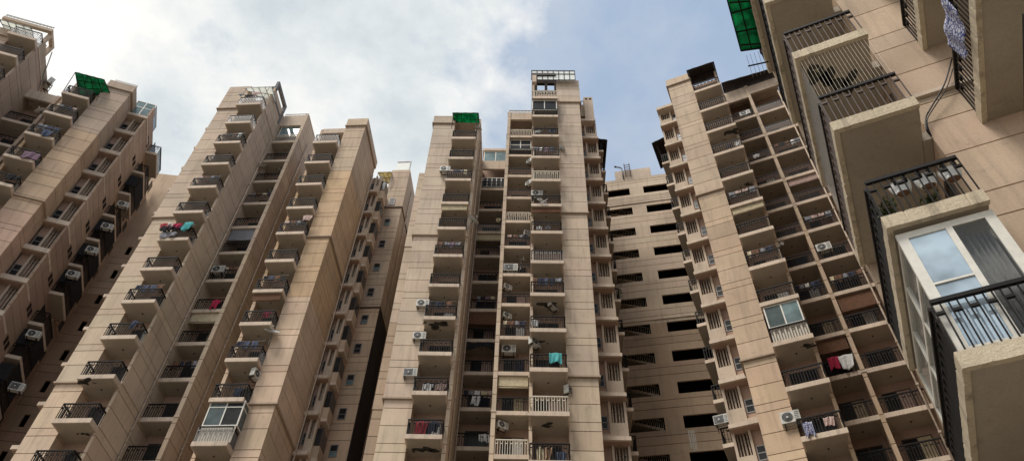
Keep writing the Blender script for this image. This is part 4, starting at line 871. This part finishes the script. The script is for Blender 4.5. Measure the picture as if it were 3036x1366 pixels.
def plant(T, u, v, z, h, n, lab, droop=False, pot=None, spread=.35):
    o = thing('potted_plant' if pot else 'climbing_plant', lab, 'plant', world(u, v, z, T.t), R(T.t)); rnd = random.Random(int(abs(u * 100 + z * 7))); mb = MB(); st = MB()
    for i in range(7):
        tip = Vector((rnd.uniform(-spread, spread), rnd.uniform(-spread, spread) * .6, (-1 if droop and i % 2 else 1) * h * rnd.uniform(.5, 1))); st.bar((0, 0, 0), tip, .012, 'stem', 3)
        for j in range(n):
            p = tip * rnd.uniform(.15, 1) + Vector((rnd.uniform(-.1, .1), rnd.uniform(-.1, .1), rnd.uniform(-.08, .08))); a = Vector((rnd.uniform(-1, 1), rnd.uniform(-1, 1), rnd.uniform(-1, 1))).normalized(); c = a.orthogonal().normalized(); s_ = rnd.uniform(.035, .075)
            b = len(mb.v); mb.v += [tuple(p - a * s_), tuple(p + c * s_ * .5), tuple(p + a * s_), tuple(p - c * s_ * .5)]; mb.face((b, b + 1, b + 2, b + 3), 'leaf')
    mb.build('foliage', o); st.build('stems', o)
    if pot: pb = MB(); pb.cone((0, 0, -.25), (0, 0, 0), .1, .14, pot, 12); pb.build('pot', o)
u, v, z = at(1640, 884, D.t, v=34.6); plant(D, u, v, z, .8, 16, 'climbing plant around an air conditioner under a central tower balcony', True, spread=.8)
u, v, z = at(1838, 850, D.t, v=38.0); plant(D, u, v, z, 1.2, 22, 'climbing plant hanging off a side balcony at the right edge of the central tower', True, spread=.6)
u, v, z = at(693, 688, B.t, v=37.6); plant(B, u, v, z, .7, 14, 'leafy plant in a green walled recess of the left tower', False, 'cloth_orange')
u, v, z = at(2645, 640, G.t, v=10.3); plant(G, u, v, z, .4, 20, 'small leafy plant at the corner of the near balcony with white planters', False, None, .2)
u, v, z = at(2770, 600, G.t, v=10.3); plant(G, u, v, z, .25, 14, 'small leafy plant between white planters on the near balcony', False, None, .15)
u, v, z = at(92, 205 + 10, A.t, v=44.0); plant(A, u, v, z, .8, 10, 'thin plant climbing the tall wall at the far left', False, spread=.3)
for nm, px in (('left', 2668), ('middle', 2742), ('right', 2815)):
    py = {2668: 553, 2742: 532, 2815: 510}[px]; u, v, z = at(px, py, G.t, v=10.32)
    o = thing('hanging_planter', {'left': 'white half round planter nearest the corner of the near railing', 'middle': 'white half round planter in the middle of three on the near railing', 'right': 'white half round planter closest to the wall on the near railing'}[nm], 'planter', world(u, v, z, G.t), R(G.t), 'white planters on the near railing')
    for part, zz0, zz1, r0, r1, m_ in (('bowl', -.2, 0.06, .66, 1., 'white_glaze'), ('base', -.25, -.201, .3, .6, 'cloth_brown')):
        mb = MB(); b = len(mb.v); n, k = 28, 4
        for i in range(k + 1):
            f_ = i / k; q = r1 + (r0 - r1) * f_ ** 1.6
            for j in range(n): mb.v.append((.2 * q * math.cos(2 * math.pi * j / n), .12 * q * math.sin(2 * math.pi * j / n), zz1 + (zz0 - zz1) * f_))
        for i in range(k):
            for j in range(n): mb.face((b + i * n + j, b + (i + 1) * n + j, b + (i + 1) * n + (j + 1) % n, b + i * n + (j + 1) % n), m_, (1, 1, 1), True)
        mb.face(tuple(b + k * n + j for j in range(n)), m_); mb.face(tuple(b + n - 1 - j for j in range(n)), 'stem'); mb.build(part, o)
    hk = MB()
    for x in (-.1, .08): hk.box(x, x + .05, -.14, -.1, -.05, .16, 'black_metal'); hk.box(x, x + .05, -.17, .0, .12, .17, 'black_metal')
    hk.build('hook', o)
# roof ladder, pipe and drying rack
u, v, z = at(1856, 530, -12.3, v=45.8)
o = thing('roof_ladder', 'rusty ladder standing on the roof of the stair tower', 'ladder', world(u, v, z, -12.3), R(-12.3)); mb = MB()
for x in (0, .5): mb.bar((x, -.12, .1), (x, -.12, 2.35), .06, 'brown_metal')
mb.build('side_rails', o); mb = MB()
for i in range(6): mb.bar((0, -.12, .3 + .36 * i), (.5, -.12, .3 + .36 * i), .05, 'brown_metal')
mb.build('rungs', o)
u, v, z = at(1849, 530, -12.3, v=45.75)
o = thing('roof_pipe', 'bent grey vent pipe beside the ladder on the stair tower roof', 'pipe', world(u, v, z, -12.3), R(-12.3)); mb = MB(); mb.path([(0, 0, 0), (-.05, 0, 1.7), (-.15, 0, 1.9), (-.6, 0, 2.15)], .14, 'concrete', 10); mb.build('pipe', o)
mb = MB(); mb.cone((-.58, 0, 2.14), (-.72, 0, 2.22), .1, .1, 'dark_plastic', 10); mb.build('cap', o)
u, v, z = at(1592, 600, D.t, v=33.6)
o = thing('drying_rack', 'white folding drying rack against the bars of a central tower balcony', 'drying rack', world(u, v, z, D.t), R(D.t)); mb = MB()
for a, b in (((0, .3), (.75, -.45)), ((0, -.45), (.75, .3)), ((.0, .3), (.35, .32)), ((.4, -.4), (.75, -.42)), ((.2, .3), (.7, -.1))): mb.bar((a[0], 0, a[1] + .1), (b[0], 0, b[1] + .1), .035, 'white_plastic')
mb.build('frame', o)
# hanging cables on the near wall
def cable(name, lab, T, pts, w=.03):
    c = Vector(pts[0]); o = thing(name, lab, 'cable', world(c.x, c.y, c.z + EYE, T.t), R(T.t)); P = [Vector(p) - c for p in pts]; out = []
    for i in range(len(P) - 1):
        p0, p1, p2, p3 = P[max(i - 1, 0)], P[i], P[i + 1], P[min(i + 2, len(P) - 1)]
        for s_ in range(6):
            q = s_ / 6; out.append(.5 * ((2 * p1) + (p2 - p0) * q + (2 * p0 - 5 * p1 + 4 * p2 - p3) * q * q + (3 * p1 - p0 - 3 * p2 + p3) * q ** 3))
    out.append(P[-1]); mb = MB(); mb.path(out, w, 'cable', 6); mb.build('cord', o)
pt = lambda x, y, v: tuple(q - (EYE if i == 2 else 0) for i, q in enumerate(at(x, y, G.t, v=v)))
cable('hanging_cable', 'black cable drooping across the near wall from the upper railing, outer of two', G, [pt(2822, 175, 10.85), pt(2800, 250, 10.8), pt(2760, 320, 10.85), pt(2745, 350, 10.9), pt(2748, 385, 10.9), pt(2758, 400, 11.0)], .035)
cable('hanging_cable', 'black cable drooping across the near wall, inner of two', G, [pt(2825, 205, 10.85), pt(2806, 262, 10.82), pt(2770, 318, 10.86), pt(2750, 352, 10.88), pt(2752, 380, 10.92), pt(2762, 405, 11.0)], .025)

# ------------------------------------------------------------------ ground, sky, light
gm = MB(); gm.grid(lambda a, b: Vector((-600 + 1200 * b, -600 + 1200 * a, 0)), 24, 24, 'ground_paving', -.3); g = gm.build('ground'); tag(g, 'pale paving of the courtyard', None, None, 'structure')
SUN_EL, SUN_AZ = 60, 225            # azimuth clockwise from straight ahead
sd = bpy.data.lights.new('sun', 'SUN'); so = bpy.data.objects.new('sun', sd); COL.objects.link(so)
sv = Vector((math.sin(R(SUN_AZ)) * math.cos(R(SUN_EL)), math.cos(R(SUN_AZ)) * math.cos(R(SUN_EL)), math.sin(R(SUN_EL))))
so.rotation_euler = sv.to_track_quat('Z', 'Y').to_euler(); sd.energy = 3.3; sd.angle = R(24); sd.color = (1, .95, .885)
w = bpy.data.worlds.new('World'); scene.world = w; w.use_nodes = True; nt = w.node_tree; bg = nt.nodes['Background']
sky = N(nt, 'ShaderNodeTexSky', sky_type='NISHITA'); sky.sun_disc = False; sky.sun_elevation = R(SUN_EL); sky.sun_rotation = R(SUN_AZ); sky.dust_density = 2.5; sky.air_density = 1.0
tc = N(nt, 'ShaderNodeTexCoord'); sp = N(nt, 'ShaderNodeSeparateXYZ'); L(nt, tc.outputs['Generated'], sp.inputs[0])
zc = N(nt, 'ShaderNodeMath', operation='MAXIMUM'); zc.inputs[1].default_value = .08; L(nt, sp.outputs[2], zc.inputs[0])
dx = N(nt, 'ShaderNodeMath', operation='DIVIDE'); dy = N(nt, 'ShaderNodeMath', operation='DIVIDE'); L(nt, sp.outputs[0], dx.inputs[0]); L(nt, sp.outputs[1], dy.inputs[0]); L(nt, zc.outputs[0], dx.inputs[1]); L(nt, zc.outputs[0], dy.inputs[1])
pv = N(nt, 'ShaderNodeCombineXYZ'); L(nt, dx.outputs[0], pv.inputs[0]); L(nt, dy.outputs[0], pv.inputs[1])
n1 = noise(nt, pv.outputs[0], 4.2, 9, .6); n2 = noise(nt, pv.outputs[0], 3.4, 8, .6); n3 = noise(nt, pv.outputs[0], 1.6, 3, .5)
def math2(op, a, b):
    n = N(nt, 'ShaderNodeMath', operation=op)
    for s_, q in zip(n.inputs, (a, b)):
        if isinstance(q, (int, float)): s_.default_value = q
        else: L(nt, q, s_)
    return n.outputs[0]
# cover: overcast to the left and behind, opening to blue on the right
bias = ramp(nt, dx.outputs[0], -.12, .16, .24, -.26)
cov = math2('ADD', n1, bias); mask = ramp(nt, cov, .46, .66)
mask.node.clamp = True
n23 = math2('ADD', math2('MULTIPLY', n2, .65), math2('MULTIPLY', n3, .35)); shade = ramp(nt, n23, .4, .58, 7.5, 10.5)
cc = N(nt, 'ShaderNodeMix', data_type='RGBA'); L(nt, ramp(nt, n23, .4, .56), cc.inputs[0]); cc.inputs[6].default_value = (.86, .95, 1.0, 1); cc.inputs[7].default_value = (1, .99, .955, 1)
cl = N(nt, 'ShaderNodeMix', data_type='RGBA', blend_type='MULTIPLY'); cl.inputs[0].default_value = 1; L(nt, cc.outputs[2], cl.inputs[6])
cs = N(nt, 'ShaderNodeCombineXYZ'); [L(nt, shade, cs.inputs[i]) for i in range(3)]; L(nt, cs.outputs[0], cl.inputs[7])
sk2 = N(nt, 'ShaderNodeMix', data_type='RGBA', blend_type='MULTIPLY'); sk2.inputs[0].default_value = 1; L(nt, sky.outputs[0], sk2.inputs[6]); sk2.inputs[7].default_value = (1.0, 1.0, 1.0, 1)
low = ramp(nt, sp.outputs[2], .55, .95); hz = mixc(nt, .75, sk2.outputs[2], mixc(nt, low, (6.1, 6.9, 8.1), (4.5, 5.9, 8.0)))
wisp = ramp(nt, n23, .44, .66, 0, .6); hz = mixc(nt, wisp, hz, (7.2, 7.5, 7.8))
mx = N(nt, 'ShaderNodeMix', data_type='RGBA'); L(nt, mask, mx.inputs[0]); L(nt, hz, mx.inputs[6]); L(nt, cl.outputs[2], mx.inputs[7])
L(nt, mx.outputs[2], bg.inputs[0]); bg.inputs[1].default_value = .1
scene.view_settings.view_transform = 'Standard'; scene.view_settings.look = 'None'; scene.view_settings.exposure = 0; scene.view_settings.gamma = 1
scene.cycles.max_bounces = 8; scene.cycles.diffuse_bounces = 3; scene.cycles.transparent_max_bounces = 16
